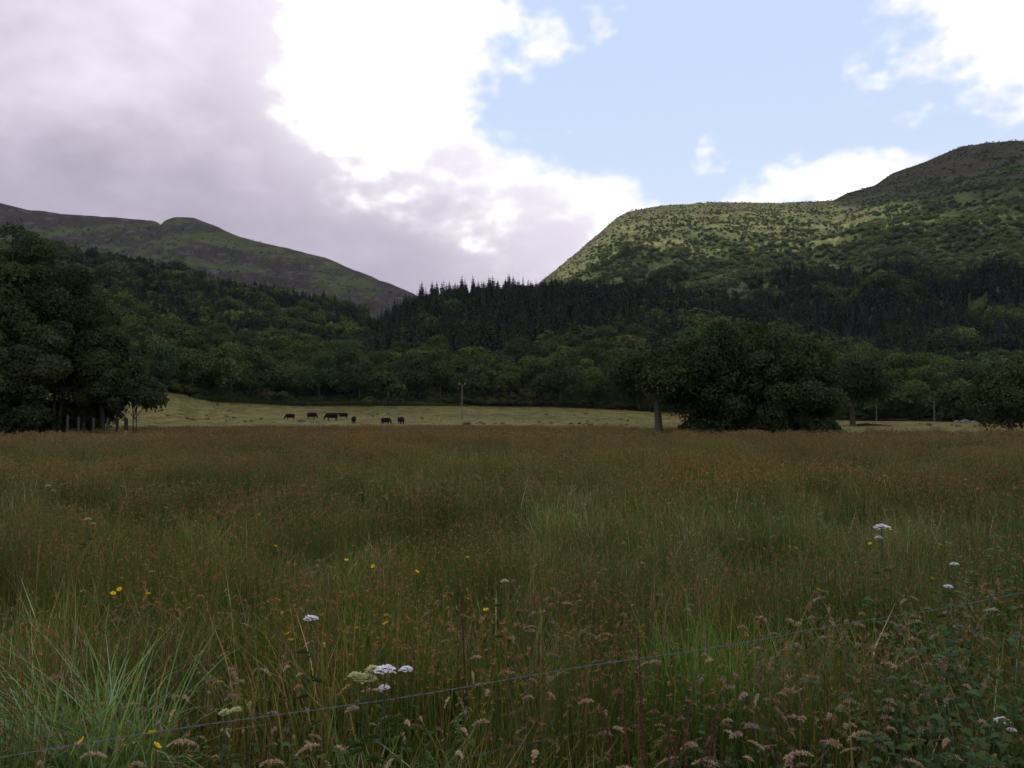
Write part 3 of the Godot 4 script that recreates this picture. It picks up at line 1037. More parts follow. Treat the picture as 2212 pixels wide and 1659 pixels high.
func build_near_trees() -> void:
	var g := Color(0.052, 0.066, 0.027)
	var alder := Color(0.049, 0.067, 0.025)
	var bark := Color(0.13, 0.118, 0.10)
	# the tall group at the fence posts
	var lg := "trees in the dark grove beside the fence posts"
	var left := [[-190, 66.0, 15.0, 4.6, 0.7], [-85, 64.0, 13.2, 3.6, 0.7], [22, 62.0, 14.2, 3.4, 0.7], [112, 61.0, 12.3, 3.0, 0.7], [178, 61.0, 9.6, 2.8, 0.6], [232, 60.5, 7.4, 2.5, 0.6], [60, 67.0, 13.0, 4.4, 0.2], [140, 66.0, 11.0, 3.8, 0.2], [-20, 59.5, 9.0, 3.0, 0.2], [70, 58.8, 7.5, 2.6, 0.4]]
	for i in left.size():
		var d: Array = left[i]
		near_tree("grove_tree", on_ground(d[0], d[1]), d[2], d[3], d[4], 30000, 0.105, vary(g, 0.12), 2, bark, 500 + i, "tall leafy tree in the dark grove beside the fence posts", lg, 0.17)
	near_tree("leaning_shrub", on_ground(292, 59.5), 4.6, 2.0, 1.2, 11000, 0.105, g, 3, Color(0.11, 0.10, 0.085), 530, "leafy shrub leaning out from the grove over the fence posts", "", 0.07)
	# low growth under the grove
	for i in 7:
		near_tree("grove_shrub", on_ground(-130 + i * 55, 63.0 + rnd(-1, 2)), rnd(2.4, 3.6), rnd(1.9, 2.4), 0.0, 5000, 0.12, alder, 2, bark, 540 + i, "dark low shrub growing under the tall grove trees", "shrubs under the grove", 0.04)
	# the round clump in the meadow
	var cg := "trees in the round clump standing in the meadow"
	near_tree("clump_tree", on_ground(1424, 58.0), 6.7, 3.7, 1.7, 22000, 0.12, g, 1, Color(0.16, 0.15, 0.135), 560, "spreading tree with thick pale trunk at the end of the round clump", cg, 0.30)
	var clump := [[1502, 58.5, 7.6, 3.0], [1560, 57.0, 8.0, 3.2], [1625, 57.5, 7.9, 3.3], [1690, 56.5, 7.6, 3.1], [1742, 57.0, 6.7, 2.7], [1590, 60.0, 8.0, 3.4], [1670, 60.0, 7.8, 3.4]]
	for i in clump.size():
		var d: Array = clump[i]
		near_tree("clump_tree", on_ground(d[0], d[1]), d[2], d[3], 0.3, 26000, 0.105, vary(alder, 0.14), 4, Color(0.12, 0.105, 0.09), 561 + i, "dark many-stemmed tree in the middle of the round meadow clump", cg, 0.16)
	for i in 4:
		near_tree("clump_shrub", on_ground(1630 + i * 48, 56.6 + rnd(-0.4, 0.6)), rnd(1.6, 2.6), 1.1, 0.1, 2600, 0.13, alder, 3, Color(0.12, 0.105, 0.09), 580 + i, "low leafy shrub at the foot of the round meadow clump", "shrubs at the foot of the clump", 0.04)
	# tree at the margin of the far field and others standing out in front of the wood
	near_tree("field_tree", on_ground(2182, 104.0), 7.4, 4.2, 0.1, 14000, 0.18, Color(0.052, 0.068, 0.026), 1, bark, 600, "rounded dense tree standing alone where meadow meets the short field", "", 0.3)
	near_tree("field_tree", on_ground(2290, 106.0), 9.5, 4.6, 1.0, 8000, 0.22, g, 1, bark, 601, "tall rounded tree behind the lone dense field tree", "", 0.3)
	near_tree("parkland_tree", on_ground(1842, 150.0), 11.5, 6.0, 1.6, 11000, 0.27, Color(0.036, 0.048, 0.020), 1, Color(0.11, 0.095, 0.08), 602, "dark spreading tree on the short field with a clear bare trunk", "", 0.5)
	near_tree("parkland_tree", on_ground(1788, 155.0), 11.0, 5.4, 1.5, 9000, 0.27, alder, 1, Color(0.11, 0.095, 0.08), 603, "dark tree between the meadow clump and the bare-trunked spreading tree", "", 0.4)
	# fence posts by the grove
	rng.seed = 640
	var posts := [[146, 0.08, 1.75], [171, 0.075, 1.65], [202, 0.075, 1.6], [231, 0.08, 1.6], [253, 0.10, 1.6]]
	for p in posts:
		post(on_ground(p[0], 57.0), p[1], p[2], Color(0.12, 0.11, 0.10) if p[0] < 240 else Color(0.06, 0.052, 0.045), "weathered grey wooden fence post under the grove" if p[0] < 240 else "dark wooden fence post beside the grove's leaning shrub", "fence posts under the grove" if p[0] < 240 else "")
	var last := post(on_ground(274, 56.5), 0.13, 1.6, Color(0.06, 0.052, 0.045), "dark fence end post with a white patch on its foot")
	var pb := MB.new()
	pb.tube([Vector3(-0.03, 0.42, 0.085), Vector3(-0.05, 0.6, 0.09), Vector3(-0.01, 0.85, 0.085)], [0.07, 0.075, 0.03], 7, Color(0.6, 0.6, 0.62))
	obj("white_patch", pb.mesh(), M.petal, last)

func post(at: Vector3, r: float, h: float, tone: Color, label: String, group := "") -> Node3D:
	var o := base("fence_post", at, rnd(0, TAU))
	var mb := MB.new()
	var lean := flat_dir() * rnd(0.0, 0.06)
	mb.tube([Vector3.DOWN * 0.3, lean * 0.4 + Vector3.UP * h * 0.5, lean + Vector3.UP * (h - 0.03), lean + Vector3.UP * h], [r * 0.95, r * 0.9, r * 0.9, r * 0.7], 9, tone)
	var stake := obj("stake", mb.mesh(), M.wood, o)
	var st := MB.new()
	for y in [0.45, 0.8, 1.08]:
		st.tube([Vector3(-r, y, r * 0.5), Vector3(0, y, r), Vector3(r, y, r * 0.5)], [0.006, 0.006, 0.006], 4, Color(0.2, 0.2, 0.2))
	obj("staple", st.mesh(), M.wire, stake)
	tag(o, label, "fence post", group)
	return o

# ------------------------------------------------------------------ pasture: cattle, pole, odds and ends
func build_pasture() -> void:
	rng.seed = 700
	var low := cow_mesh(cow_bones(true, 0.10), 0.05)
	var low2 := cow_mesh(cow_bones(true, -0.05), 0.05)
	var up := cow_mesh(cow_bones(false, 0.04), 0.05)
	# u, distance, heading (degrees from facing away to the viewer's right), mesh, size, label
	var herd := [
		[627, 178.0, 205.0, low, 0.95, "black cow grazing apart at the end of the herd nearest the grove"],
		[673, 184.0, -12.0, low2, 1.08, "black cow grazing with its head down towards the pole, second from the grove"],
		[717, 172.0, 190.0, low, 1.22, "longest black cow grazing side-on with its head low"],
		[742, 190.0, 176.0, up, 1.0, "small black cow with head held level behind the longest cow"],
		[764, 160.0, -70.0, low2, 0.98, "black cow grazing end-on in the middle of the herd"],
		[833, 152.0, -25.0, low, 0.95, "black cow grazing beside the last cow, rump turned to the herd"],
		[866, 150.0, -62.0, low2, 1.05, "black cow seen from behind at the pole end of the herd"],
	]
	for c in herd:
		var o := obj("cow", c[3], M.hide)
		o.position = on_ground(c[0], c[1]) + Vector3.DOWN * 0.06
		o.rotation.y = deg_to_rad(c[2])
		o.scale = Vector3.ONE * c[4]
		tag(o, c[5], "cow", "black cattle grazing on the pasture")
	# overhead line pole
	var pole := base("power_pole", on_ground(998, 182.0), 0.15)
	var mb := MB.new()
	mb.tube([Vector3.DOWN * 0.5, Vector3.UP * 4.0, Vector3.UP * 8.0], [0.12, 0.10, 0.08], 10, Color(0.26, 0.24, 0.21))
	obj("shaft", mb.mesh(), M.wood, pole)
	mb = MB.new()
	mb.tube([Vector3(-0.75, 7.8, 0.12), Vector3(0.75, 7.8, 0.12)], [0.06, 0.06], 6, Color(0.18, 0.16, 0.14))
	var arm := obj("crossarm", mb.mesh(), M.wood, pole)
	for s in [-1, 1]:
		mb = MB.new()
		mb.tube([Vector3(0.66 * s, 7.84, 0.12), Vector3(0.66 * s, 7.98, 0.12), Vector3(0.66 * s, 8.08, 0.12), Vector3(0.66 * s, 8.2, 0.12)], [0.05, 0.10, 0.08, 0.04], 10, Color(0.42, 0.40, 0.37))
		obj("insulator", mb.mesh(), M.glaze, arm)
	tag(pole, "pale wooden power pole with a short crossarm on the pasture", "pole")
	# small things on the short field
	var tuft := grass_clump(90, 0.45, 0.75, 0.05, Color(0.05, 0.06, 0.022), Color(0.10, 0.07, 0.03))
	var o2 := obj("rush_tuft", tuft, M.grass)
	o2.position = on_ground(1008, 140.0)
	o2.scale = Vector3(1.4, 1.0, 1.2)
	tag(o2, "single dark rush tuft on the pasture below the power pole", "rush tuft")
	for d in [[1878, 152.0, 5.2, 0.18, 20.0, Color(0.05, 0.042, 0.035), "long dark fallen trunk lying under the bare-trunked spreading tree"], [1912, 148.0, 2.2, 0.10, -35.0, Color(0.19, 0.13, 0.10), "short reddish fallen branch at the end of the dark trunk"]]:
		var l := base("fallen_log", on_ground(d[0], d[1]), deg_to_rad(d[4]))
		mb = MB.new()
		var w: float = d[2] / 2
		mb.tube([Vector3(-w, d[3] * 1.1, 0), Vector3(-w * 0.3, d[3] * 1.5, 0.1), Vector3(w * 0.4, d[3] * 0.9, -0.1), Vector3(w, d[3] * 1.3, 0.05)], [d[3] * 1.1, d[3] * 1.3, d[3], d[3] * 0.5], 8, d[5])
		obj("bole", mb.mesh(), M.bark, l)
		for k in 3:
			mb = MB.new()
			var x := rnd(-w * 0.5, w * 0.8)
			mb.tube([Vector3(x, d[3], 0), Vector3(x + 0.3, d[3] * 3.0, rnd(-0.4, 0.4)), Vector3(x + rnd(0.2, 0.6), d[3] * 5.0, rnd(-0.6, 0.6))], [d[3] * 0.35, d[3] * 0.25, 0.01], 5, d[5])
			obj("branch_stub", mb.mesh(), M.bark, l)
		tag(l, d[6], "log")
	for d in [[1893, 216.0, 4.5, 0.12, Color(0.17, 0.16, 0.15), "slim pale dead trunk at the wood edge behind the fallen log"], [2018, 214.0, 5.0, 0.16, Color(0.15, 0.14, 0.125), "pale grey bare tree trunk at the edge of the short field"]]:
		var l := base("pale_trunk", on_ground(d[0], d[1] - 5.0))
		mb = MB.new()
		mb.tube([Vector3.DOWN * 0.3, Vector3(0.08, d[2] * 0.5, 0), Vector3(-0.05, d[2], 0)], [d[3] * 1.3, d[3], d[3] * 0.6], 8, d[4])
		obj("stem", mb.mesh(), M.bark, l)
		mb = MB.new()
		mb.tube([Vector3(0.05, d[2] * 0.6, 0), Vector3(0.5, d[2] * 0.85, 0.1), Vector3(0.7, d[2] * 1.1, 0.1)], [d[3] * 0.5, d[3] * 0.35, 0.03], 6, d[4])
		obj("limb", mb.mesh(), M.bark, l)
		tag(l, d[5], "tree trunk")
	for d in [[2068, 0.75, 0.32], [2086, 1.1, 0.5], [2104, 0.9, 0.34]]:
		var sd := obj("boulder", boulder_mesh(int(d[0])), M.wood)
		sd.position = on_ground(d[0], 206.0)
		sd.scale = Vector3(d[1], d[2], 0.6)
		tag(sd, {2068: "small pale boulder on the field edge, first of three beside the wood", 2086: "tallest white boulder in the middle of the three by the wood", 2104: "long flat pale boulder at the end of the three by the wood"}[int(d[0])], "boulder", "pale boulders at the edge of the short field")
	# short grass tufts that break the pasture up
	var turf := [grass_clump(36, 0.5, 0.12, 0.035, Color(0.27, 0.24, 0.08), Color(0.35, 0.28, 0.11)), grass_clump(36, 0.55, 0.10, 0.04, Color(0.25, 0.215, 0.075), Color(0.34, 0.26, 0.11))]
	var inside := func(x: float, z: float) -> float:
		var a := atan2(x, -z)
		var r := Vector2(x, z).length()
		return 0.0 if r > lookup(edge, a).y or r < meadow_end(a) - 8.0 else 0.5 + 0.5 * smoothstep(-0.2, 0.3, mottle.get_noise_2d(x * 3.0, z * 3.0))
	scatter("pasture_grass", turf, 46000, 46.0, 265.0, 0.62, inside, func(x, z): return vary(Color(1, 1, 1).lerp(Color(0.8, 0.9, 0.75), smoothstep(0.0, 0.4, mottle.get_noise_2d(x * 1.3 + 700.0, z * 1.3))), 0.14), 0.7, 1.4, M.grass, "short tan grass of the grazed pasture", "grass")
	var tufts := [grass_clump(50, 0.35, 0.5, 0.05, Color(0.07, 0.075, 0.028), Color(0.14, 0.10, 0.045))]
	var sparse := func(x: float, z: float) -> float:
		var a := atan2(x, -z)
		var r := Vector2(x, z).length()
		if r > lookup(edge, a).y or r < meadow_end(a): return 0.0
		return smoothstep(0.12, 0.35, mottle.get_noise_2d(x * 2.5 + 400.0, z * 2.5)) * (1.0 - 0.6 * smoothstep(130.0, 180.0, r))
	scatter("pasture_rushes", tufts, 1700, 55.0, 240.0, 0.6, sparse, func(_x, _z): return vary(Color(1, 1, 1), 0.25), 0.5, 1.2, M.grass, "dark rush tufts scattered over the grazed pasture", "rushes")

func boulder_mesh(s: int) -> ArrayMesh:
	var pts := PackedVector3Array()
	var cols := PackedColorArray()
	for j in 9:
		for i in 13:
			var a := TAU * (i % 12) / 12.0
			var el := -PI / 2 + PI * j / 8.0
			var q := Vector3(cos(a) * cos(el), sin(el), sin(a) * cos(el))
			pts.push_back(q * (1.0 + 0.9 * relief.get_noise_3dv(q * 120.0 + Vector3(s, 0, 0))) + Vector3.UP * 0.5)
			cols.push_back(Color(0.30, 0.29, 0.285))
	return grid_mesh(pts, cols, 13, 9)

# ------------------------------------------------------------------ meadow
# a square of meadow: rush stems with brown flowers, grass blades and seeding grass mixed in patches
func meadow_tile(side: float, rush: float, grass: float, seeds: float, wr: float, wg: float, segs: int, spikes: int, size: float, brown: float, s: int) -> ArrayMesh:
	var mb := MB.new()
	var loc := FastNoiseLite.new()
	loc.seed = s
	loc.frequency = 0.9 / sqrt(side)
	loc.fractal_octaves = 3
	rng.seed = s
	var half := side / 2
	for k in int(rush * side * side):
		var at := Vector3(rnd(-half, half), 0, rnd(-half, half))
		var n := loc.get_noise_2d(at.x, at.z)
		if n + rnd(-0.16, 0.16) < -0.02: continue
		var hh := rnd(0.42, 0.78) * (0.75 + 0.5 * smoothstep(-0.3, 0.4, n))
		var lean := flat_dir() * hh * rnd(0.03, 0.3)
		var old := rng.randf() < 0.16
		mb.blade(at, hh, lean, wr * rnd(0.7, 1.2), vary(Color(0.19, 0.14, 0.06) if old else Color(0.078, 0.118, 0.022), 0.35), segs)
		if rng.randf() < brown * (0.6 + 1.2 * clampf(n + 0.3, 0.0, 1.0)):
			var t := rnd(0.78, 0.95)
			var p := at + Vector3.UP * hh * t + lean * t * t
			var tone := vary(Color(0.245, 0.155, 0.066), 0.3)
			for j in 6:
				var d := (rdir() + Vector3.UP * 0.5).normalized() * rnd(0.3, 1.0) * maxf(wr * 5.0, 0.023)
				var e := d.cross(rdir()).normalized() * maxf(wr * 0.8, 0.003)
				mb.tri(p - e, p + d, p + e, tone)
	for k in int(grass * side * side):
		var at := Vector3(rnd(-half, half), 0, rnd(-half, half))
		var n := loc.get_noise_2d(at.x + 40.0, at.z)
		if n + rnd(-0.12, 0.12) < -0.2: continue
		var hh := rnd(0.2, 0.62) * (0.6 + 0.8 * smoothstep(-0.3, 0.4, n))
		var c := Color(0.105, 0.175, 0.028).lerp(Color(0.125, 0.145, 0.03), rng.randf())
		if rng.randf() < 0.08: c = Color(0.42, 0.37, 0.21)
		if rng.randf() < 0.17 + 0.6 * clampf(loc.get_noise_2d(at.x - 9.0, at.z + 70.0), 0.0, 1.0): c = Color(0.27, 0.20, 0.09)
		var way := Vector3(cos(n * 9.0), 0, sin(n * 9.0))
		mb.blade(at, hh, (flat_dir() * rnd(0.08, 0.5) + way * rnd(0.0, 0.35)) * hh, wg * rnd(0.6, 1.4), vary(c, 0.3), segs, rnd(0.0, 0.35))
	for k in int(seeds * side * side):
		var at := Vector3(rnd(-half, half), 0, rnd(-half, half))
		if loc.get_noise_2d(at.x - 80.0, at.z + 30.0) + rnd(-0.25, 0.25) < 0.0: continue
		var hh := rnd(0.5, 0.82)
		var lean := flat_dir() * hh * rnd(0.1, 0.45)
		var tip := mb.blade(at, hh, lean, wr * 0.75, vary(Color(0.17, 0.135, 0.06), 0.25), segs, 0.12)
		seed_head(mb, tip, (lean.normalized() * 0.8 + Vector3.UP * rnd(-0.2, 1.0)).normalized(), rnd(0.05, 0.09) * size, rnd(0.006, 0.011) * size, spikes, vary(Color(0.38, 0.28, 0.19), 0.3))
	return mb.mesh()

func build_meadow() -> void:
	# three sizes of tile; of each size: rushy, mixed, grassy, seeding
	var near := []
	var mid := []
	var far := []
	for i in 5:
		var k: Array = [[1500, 1300, 16], [1150, 1700, 30], [500, 2400, 18], [900, 1600, 80], [1300, 1500, 8]][i]
		near.append(meadow_tile(1.5, k[0], k[1], k[2], 0.0042, 0.0072, 3, 34, 0.9, 0.6, 810 + i))
		mid.append(meadow_tile(3.0, k[0] * 0.42, k[1] * 0.19, k[2] * 0.35, 0.0085, 0.013, 2, 16, 1.3, 0.7, 820 + i))
		far.append(meadow_tile(6.0, k[0] * 0.10, k[1] * 0.05, k[2] * 0.22, 0.02, 0.028, 2, 10, 2.0, 0.64, 830 + i))
	var tiles := {}
	var put := func(kind: String, list: Array, x: float, z: float) -> void:
		var n := mottle.get_noise_2d(x * 5.0 + 11.0, z * 5.0)
		var rosy := mottle.get_noise_2d(x * 3.0 - 60.0, z * 3.0) - x * 0.004
		var i := 1
		if rosy + rnd(-0.1, 0.1) > 0.12 and z > -75.0: i = 3
		elif n + rnd(-0.12, 0.12) > 0.1: i = 0 if rng.randf() < 0.5 else 4
		elif n + rnd(-0.12, 0.12) < -0.12: i = 2
		var key := kind + str(i)
		if not tiles.has(key): tiles[key] = [list[i], [], []]
		var a := atan2(x, -z)
		var r := Vector2(x, z).length()
		tiles[key][1].append(Transform3D(Basis(Vector3.UP, PI / 2 * (rng.randi() % 4)).scaled(Vector3(1, rnd(0.82, 1.15), 1)), Vector3(x, ground_h(a, r) - 0.02, z)))
		tiles[key][2].append(vary(Color(1, 1, 1).lerp(Color(1.1, 1.0, 0.95), smoothstep(-0.1, 0.3, n)), 0.16))
	rng.seed = 805
	for i in range(-15, 16):
		for j in range(-1, 22):
			var x := i * 6.0
			var z := -3.0 - j * 6.0
			var r := Vector2(x, z).length()
			var a := atan2(x, -z)
			if absf(a) > 0.66 and r > 14.0: continue
			if r > 36.0:
				if r - meadow_end(a) + mottle.get_noise_2d(x * 8.0, z * 8.0) * 9.0 < 2.0: put.call("far", far, x, z)
				continue
			for p in [[-1.5, -1.5], [1.5, -1.5], [-1.5, 1.5], [1.5, 1.5]]:
				var x2: float = x + p[0]
				var z2: float = z + p[1]
				var r2 := Vector2(x2, z2).length()
				if z2 > 1.0 or (absf(atan2(x2, -z2)) > 0.72 and r2 > 6.0): continue
				if r2 > 9.5:
					put.call("mid", mid, x2, z2)
					continue
				for q in [[-0.75, -0.75], [0.75, -0.75], [-0.75, 0.75], [0.75, 0.75]]:
					var x3: float = x2 + q[0]
					var z3: float = z2 + q[1]
					if z3 > -1.6 or absf(x3) > 1.4 - z3 * 0.95: continue
					put.call("near", near, x3, z3)
	for key in tiles:
		many("meadow_grass", tiles[key][0], M.grass, tiles[key][1], tiles[key][2], "brown-flowered rushes and long seeding grass filling the rough meadow", "grass")
	# the ragged far border of the meadow
	var rag := [rush_clump(52, 0.5, 0.7, 0.022, Color(0.10, 0.10, 0.034), Color(0.18, 0.125, 0.06)), grass_clump(46, 0.5, 0.5, 0.026, Color(0.11, 0.11, 0.036), Color(0.25, 0.18, 0.085))]
	var border := func(x: float, z: float) -> float:
		var d := Vector2(x, z).length() - meadow_end(atan2(x, -z)) + mottle.get_noise_2d(x * 8.0, z * 8.0) * 9.0
		return smoothstep(-8.0, 0.0, d) * (1.0 - smoothstep(2.0, 12.0, d))
	var plain := func(_x: float, _z: float) -> Color: return vary(Color(1, 1, 1), 0.2)
	scatter("meadow_border", rag, 16000, 42.0, 105.0, 0.62, border, plain, 0.7, 1.2, M.grass, "ragged border of rushes between meadow and pasture", "rushes")
	# tufts that stand out of the sward: dark upright rushes, bleached grass
	var clustered := func(x: float, z: float) -> float: return smoothstep(-0.05, 0.3, mottle.get_noise_2d(x * 6.0 - 30.0, z * 6.0))
	var loose := func(x: float, z: float) -> float: return smoothstep(0.0, 0.3, mottle.get_noise_2d(x * 9.0 + 130.0, z * 9.0))
	var tufts_near := []
	var tufts_far := []
	var bleached := []
	for i in 3:
		tufts_near.append(rush_clump(110, 0.16, 0.9, 0.005, Color(0.062, 0.10, 0.024), Color(0.22, 0.135, 0.055)))
		tufts_far.append(rush_clump(90, 0.34, 0.92, 0.013, Color(0.062, 0.10, 0.024), Color(0.22, 0.135, 0.055)))
		bleached.append(grass_clump(60, 0.2, 0.7, 0.008, Color(0.34, 0.28, 0.14), Color(0.42, 0.35, 0.2), 0.5))
	scatter("rush_tufts", tufts_near, 420, 4.5, 16.0, 0.7, clustered, plain, 0.7, 1.1, M.grass, "upright dark green rush tufts standing above the meadow sward", "rushes")
	scatter("rush_tufts", tufts_far, 1500, 15.0, 75.0, 0.64, clustered, plain, 0.7, 1.1, M.grass, "upright dark green rush tufts standing above the meadow sward", "rushes")
	scatter("bleached_grass", bleached, 420, 3.0, 40.0, 0.68, loose, plain, 0.6, 1.1, M.grass, "bleached straw-coloured grass tufts in the meadow", "grass")
	var fluff := []
	for i in 4: fluff.append(panicle_clump(8, 0.16, 0.66, 0.003, Color(0.40, 0.30, 0.20), Color(0.18, 0.14, 0.06), 60, 0.75))
	scatter("seeding_grass", fluff, 340, 1.9, 4.8, 0.72, func(x, z): return (0.3 + 0.7 * smoothstep(-0.5, 1.0, x)) * smoothstep(-0.2, 0.25, mottle.get_noise_2d(x * 30.0, z * 30.0)), plain, 0.75, 1.1, M.grass, "pinkish seeding grass standing along the fence", "grass")
	var herb_n := []
	for i in 4: herb_n.append(herb_clump(6, 0.5, 0.055, Color(0.06, 0.092, 0.028)))
	scatter("verge_herbs", herb_n, 420, 1.5, 4.4, 0.72, func(x, z): return 0.25 + 0.75 * smoothstep(-0.2, 1.2, x + z * 0.1), plain, 0.7, 1.15, M.leaf, "dark leafy herbs among the grass along the fence", "herbs")

# ------------------------------------------------------------------ what stands out in the foreground
func umbel(mb: MB, at: Vector3, r: float, num: int, col: Color) -> void:
	for k in num:
		var a := k * 2.399
		var q := sqrt((k + 0.5) / num)
		var c := at + Vector3(cos(a) * q * r, (1.0 - q * q) * r * 0.5 + rnd(-0.1, 0.1) * r, sin(a) * q * r)
		for p in 5:
			var b := TAU * p / 5.0 + k
			var o := Vector3(cos(b), rnd(-0.2, 0.5), sin(b)) * r * rnd(0.15, 0.24)
			var s := Vector3(-o.z, 0, o.x) * 0.6
			mb.tri(c, c + o + s, c + o - s, vary(col, 0.1))

func build_foreground() -> void:
	rng.seed = 900
	# wire fence: three twisted strands running past, held by posts outside the view
	var lft := at_height(0, 1620, 0.82)
	var rgt := at_height(2212, 1275, 0.82)
	var along := rgt - lft
	var fa := lft - along * 0.28
	var fb := rgt + along * 0.22
	var fence := base("wire_fence", Vector3(fa.x, 0, fa.z))
	var heights := [0.82, 0.60, 0.37]
	for i in 3:
		var st := MB.new()
		var steps := 420
		for strand in 2:
			var pts := []
			var rad := []
			for k in steps + 1:
				var t := float(k) / steps
				var p := Vector3.ZERO.lerp(Vector3(fb.x - fa.x, 0, fb.z - fa.z), t)
				p.y = heights[i] - 0.03 * sin(PI * t) + (0.004 * sin(t * 31.0))
				var ph := t * TAU * 75.0 + PI * strand
				p += (Vector3.UP * sin(ph) + Vector3(along.z, 0, -along.x).normalized() * cos(ph)) * 0.0012
				pts.append(p)
				rad.append(0.0009)
			st.tube(pts, rad, 4, Color(0.14, 0.15, 0.155) if i == 0 else Color(0.085, 0.07, 0.06))
		obj("wire", st.mesh(), M.wire, fence)
	for e in [Vector3.ZERO, Vector3(fb.x - fa.x, 0, fb.z - fa.z)]:
		var pm := MB.new()
		pm.tube([e + Vector3.DOWN * 0.3, e + Vector3.UP * 0.6, e + Vector3.UP * 1.05, e + Vector3.UP * 1.08], [0.055, 0.052, 0.05, 0.035], 9, Color(0.14, 0.12, 0.10))
		obj("post", pm.mesh(), M.wood, fence)
	tag(fence, "thin twisted wire fence strands crossing in front of the meadow", "fence")
	# the big arching tussock
	var tb := MB.new()
	for k in 1100:
		var at := flat_dir() * 0.24 * sqrt(rng.randf())
		var hh := rnd(0.5, 0.98)
		var side := rng.randf()
		var lean := (flat_dir() * rnd(0.05, 0.75) + Vector3(-0.55, 0, 0.25) * side * side) * hh
		tb.blade(at, hh, lean, rnd(0.006, 0.012), vary(Color(0.18, 0.27, 0.06).lerp(Color(0.32, 0.40, 0.24), side * rng.randf()), 0.25), 6, rnd(0.05, 0.55))
	var tus := obj("tussock", tb.mesh(), M.grass)
	tus.position = on_ground(205, 3.45)
	tag(tus, "big pale green grass tussock with long arching blades", "tussock")
	tb = MB.new()
	for k in 620:
		var at := Vector3(rnd(-0.4, 0.25), 0, rnd(-0.18, 0.18))
		var hh := rnd(0.35, 0.7)
		var lean := Vector3(rnd(-1.1, -0.35), 0, rnd(-0.25, 0.45)) * hh
		tb.blade(at, hh, lean, rnd(0.006, 0.011), vary(Color(0.20, 0.27, 0.08).lerp(Color(0.32, 0.39, 0.24), rng.randf()), 0.25), 6, rnd(0.25, 0.7))
	var swathe := obj("tussock", tb.mesh(), M.grass)
	swathe.position = on_ground(75, 3.05)
	tag(swathe, "low swathe of pale grass blades swept aside beside the big tussock", "tussock")
	tb = MB.new()
	for k in 600:
		var at := flat_dir() * 0.3 * sqrt(rng.randf())
		var hh := rnd(0.45, 0.86)
		tb.blade(at, hh, flat_dir() * hh * rnd(0.05, 0.45), rnd(0.005, 0.009), vary(Color(0.14, 0.23, 0.04), 0.25), 5, rnd(0.0, 0.3))
	var tus2 := obj("tussock", tb.mesh(), M.grass)
	tus2.position = on_ground(1500, 3.9)
	tag(tus2, "upright bright green tussock just beyond the fence wire", "tussock")
	# white valerian heads on their stems
	var white := Color(0.86, 0.80, 0.86)
	var cream := Color(0.50, 0.52, 0.24)
	var fl := [
		[672, 1332, 0.88, [[0, 0, 0.024]], white, "single round white flower head on a bare stem beyond the wire"],
		[832, 1443, 0.90, [[0, 0, 0.027], [0.062, 0.004, 0.018], [-0.003, -0.05, 0.015]], white, "white flower with three heads on one stem behind the wire"],
		[1905, 1138, 1.02, [[0, 0, 0.042], [-0.02, -0.055, 0.022]], white, "largest white flower head standing tall above the brown meadow"],
		[2062, 1215, 0.98, [[0, 0, 0.018]], white, "small white flower by the hedge herbs, upper of two"],
		[2048, 1263, 0.92, [[0, 0, 0.017]], white, "small white flower by the hedge herbs, lower of two"],
		[2165, 1552, 0.62, [[0, 0, 0.022], [0.03, -0.03, 0.014]], white, "white umbel low among the dark leaves near the fence"],
		[790, 1462, 0.86, [[0, 0, 0.03], [0.025, 0.03, 0.022], [-0.03, 0.012, 0.02]], cream, "yellowish green umbel beside the three-headed white flower"],
		[487, 1533, 0.82, [[0, 0, 0.016], [0.03, 0.008, 0.014]], cream, "flat cream-green umbel just above the wire near the tussock"],
		[1090, 1252, 0.85, [[0, 0, 0.018]], Color(0.5, 0.52, 0.38), "tiny pale cream umbel standing in the middle of the rushes"],
		[190, 1120, 0.90, [[0, 0, 0.026], [0.04, -0.03, 0.018]], cream, "cream meadowsweet plume above the dark hollow in the grass"],
		[103, 1048, 0.92, [[0, 0, 0.026], [0.06, -0.05, 0.02]], cream, "cream meadowsweet plume farther off beyond the dark hollow"],
	]
	for f in fl:
		var head := at_height(f[0], f[1], f[2])
		var o := base("flower", Vector3(head.x, 0, head.z))
		var sm := MB.new()
		sm.tube([Vector3(0.02, -0.05, 0.01), Vector3(-0.025, f[2] * 0.5, 0.01), Vector3(0, f[2], 0)], [0.003, 0.0024, 0.0016], 5, Color(0.09, 0.11, 0.045))
		for q in f[3]:
			sm.tube([Vector3(0, f[2] * 0.82, 0), Vector3(q[0] * 0.7, f[2] * 0.93 + q[1], 0), Vector3(q[0], f[2] + q[1], 0)], [0.0018, 0.0015, 0.0012], 4, Color(0.09, 0.11, 0.045))
		obj("stem", sm.mesh(), M.grass, o)
		for q in f[3]:
			var hm := MB.new()
			umbel(hm, Vector3(q[0], f[2] + q[1] - 0.01, 0), q[2] * 1.1, 44, f[4])
			obj("flower_head", hm.mesh(), M.petal, o)
		var lm := MB.new()
		for k in 14:
			var y: float = f[2] * rnd(0.2, 0.85)
			var d := flat_dir()
			var s := Vector3(-d.z, 0, d.x) * 0.008
			lm.quad(Vector3(0, y, 0), Vector3(0, y + 0.015, 0) + d * 0.03 + s, Vector3(0, y, 0) + d * 0.065, Vector3(0, y + 0.015, 0) + d * 0.03 - s, vary(Color(0.05, 0.075, 0.025), 0.2))
		obj("foliage", lm.mesh(), M.leaf, o)
		tag(o, f[5], "flower", "pale flowers standing in the meadow")
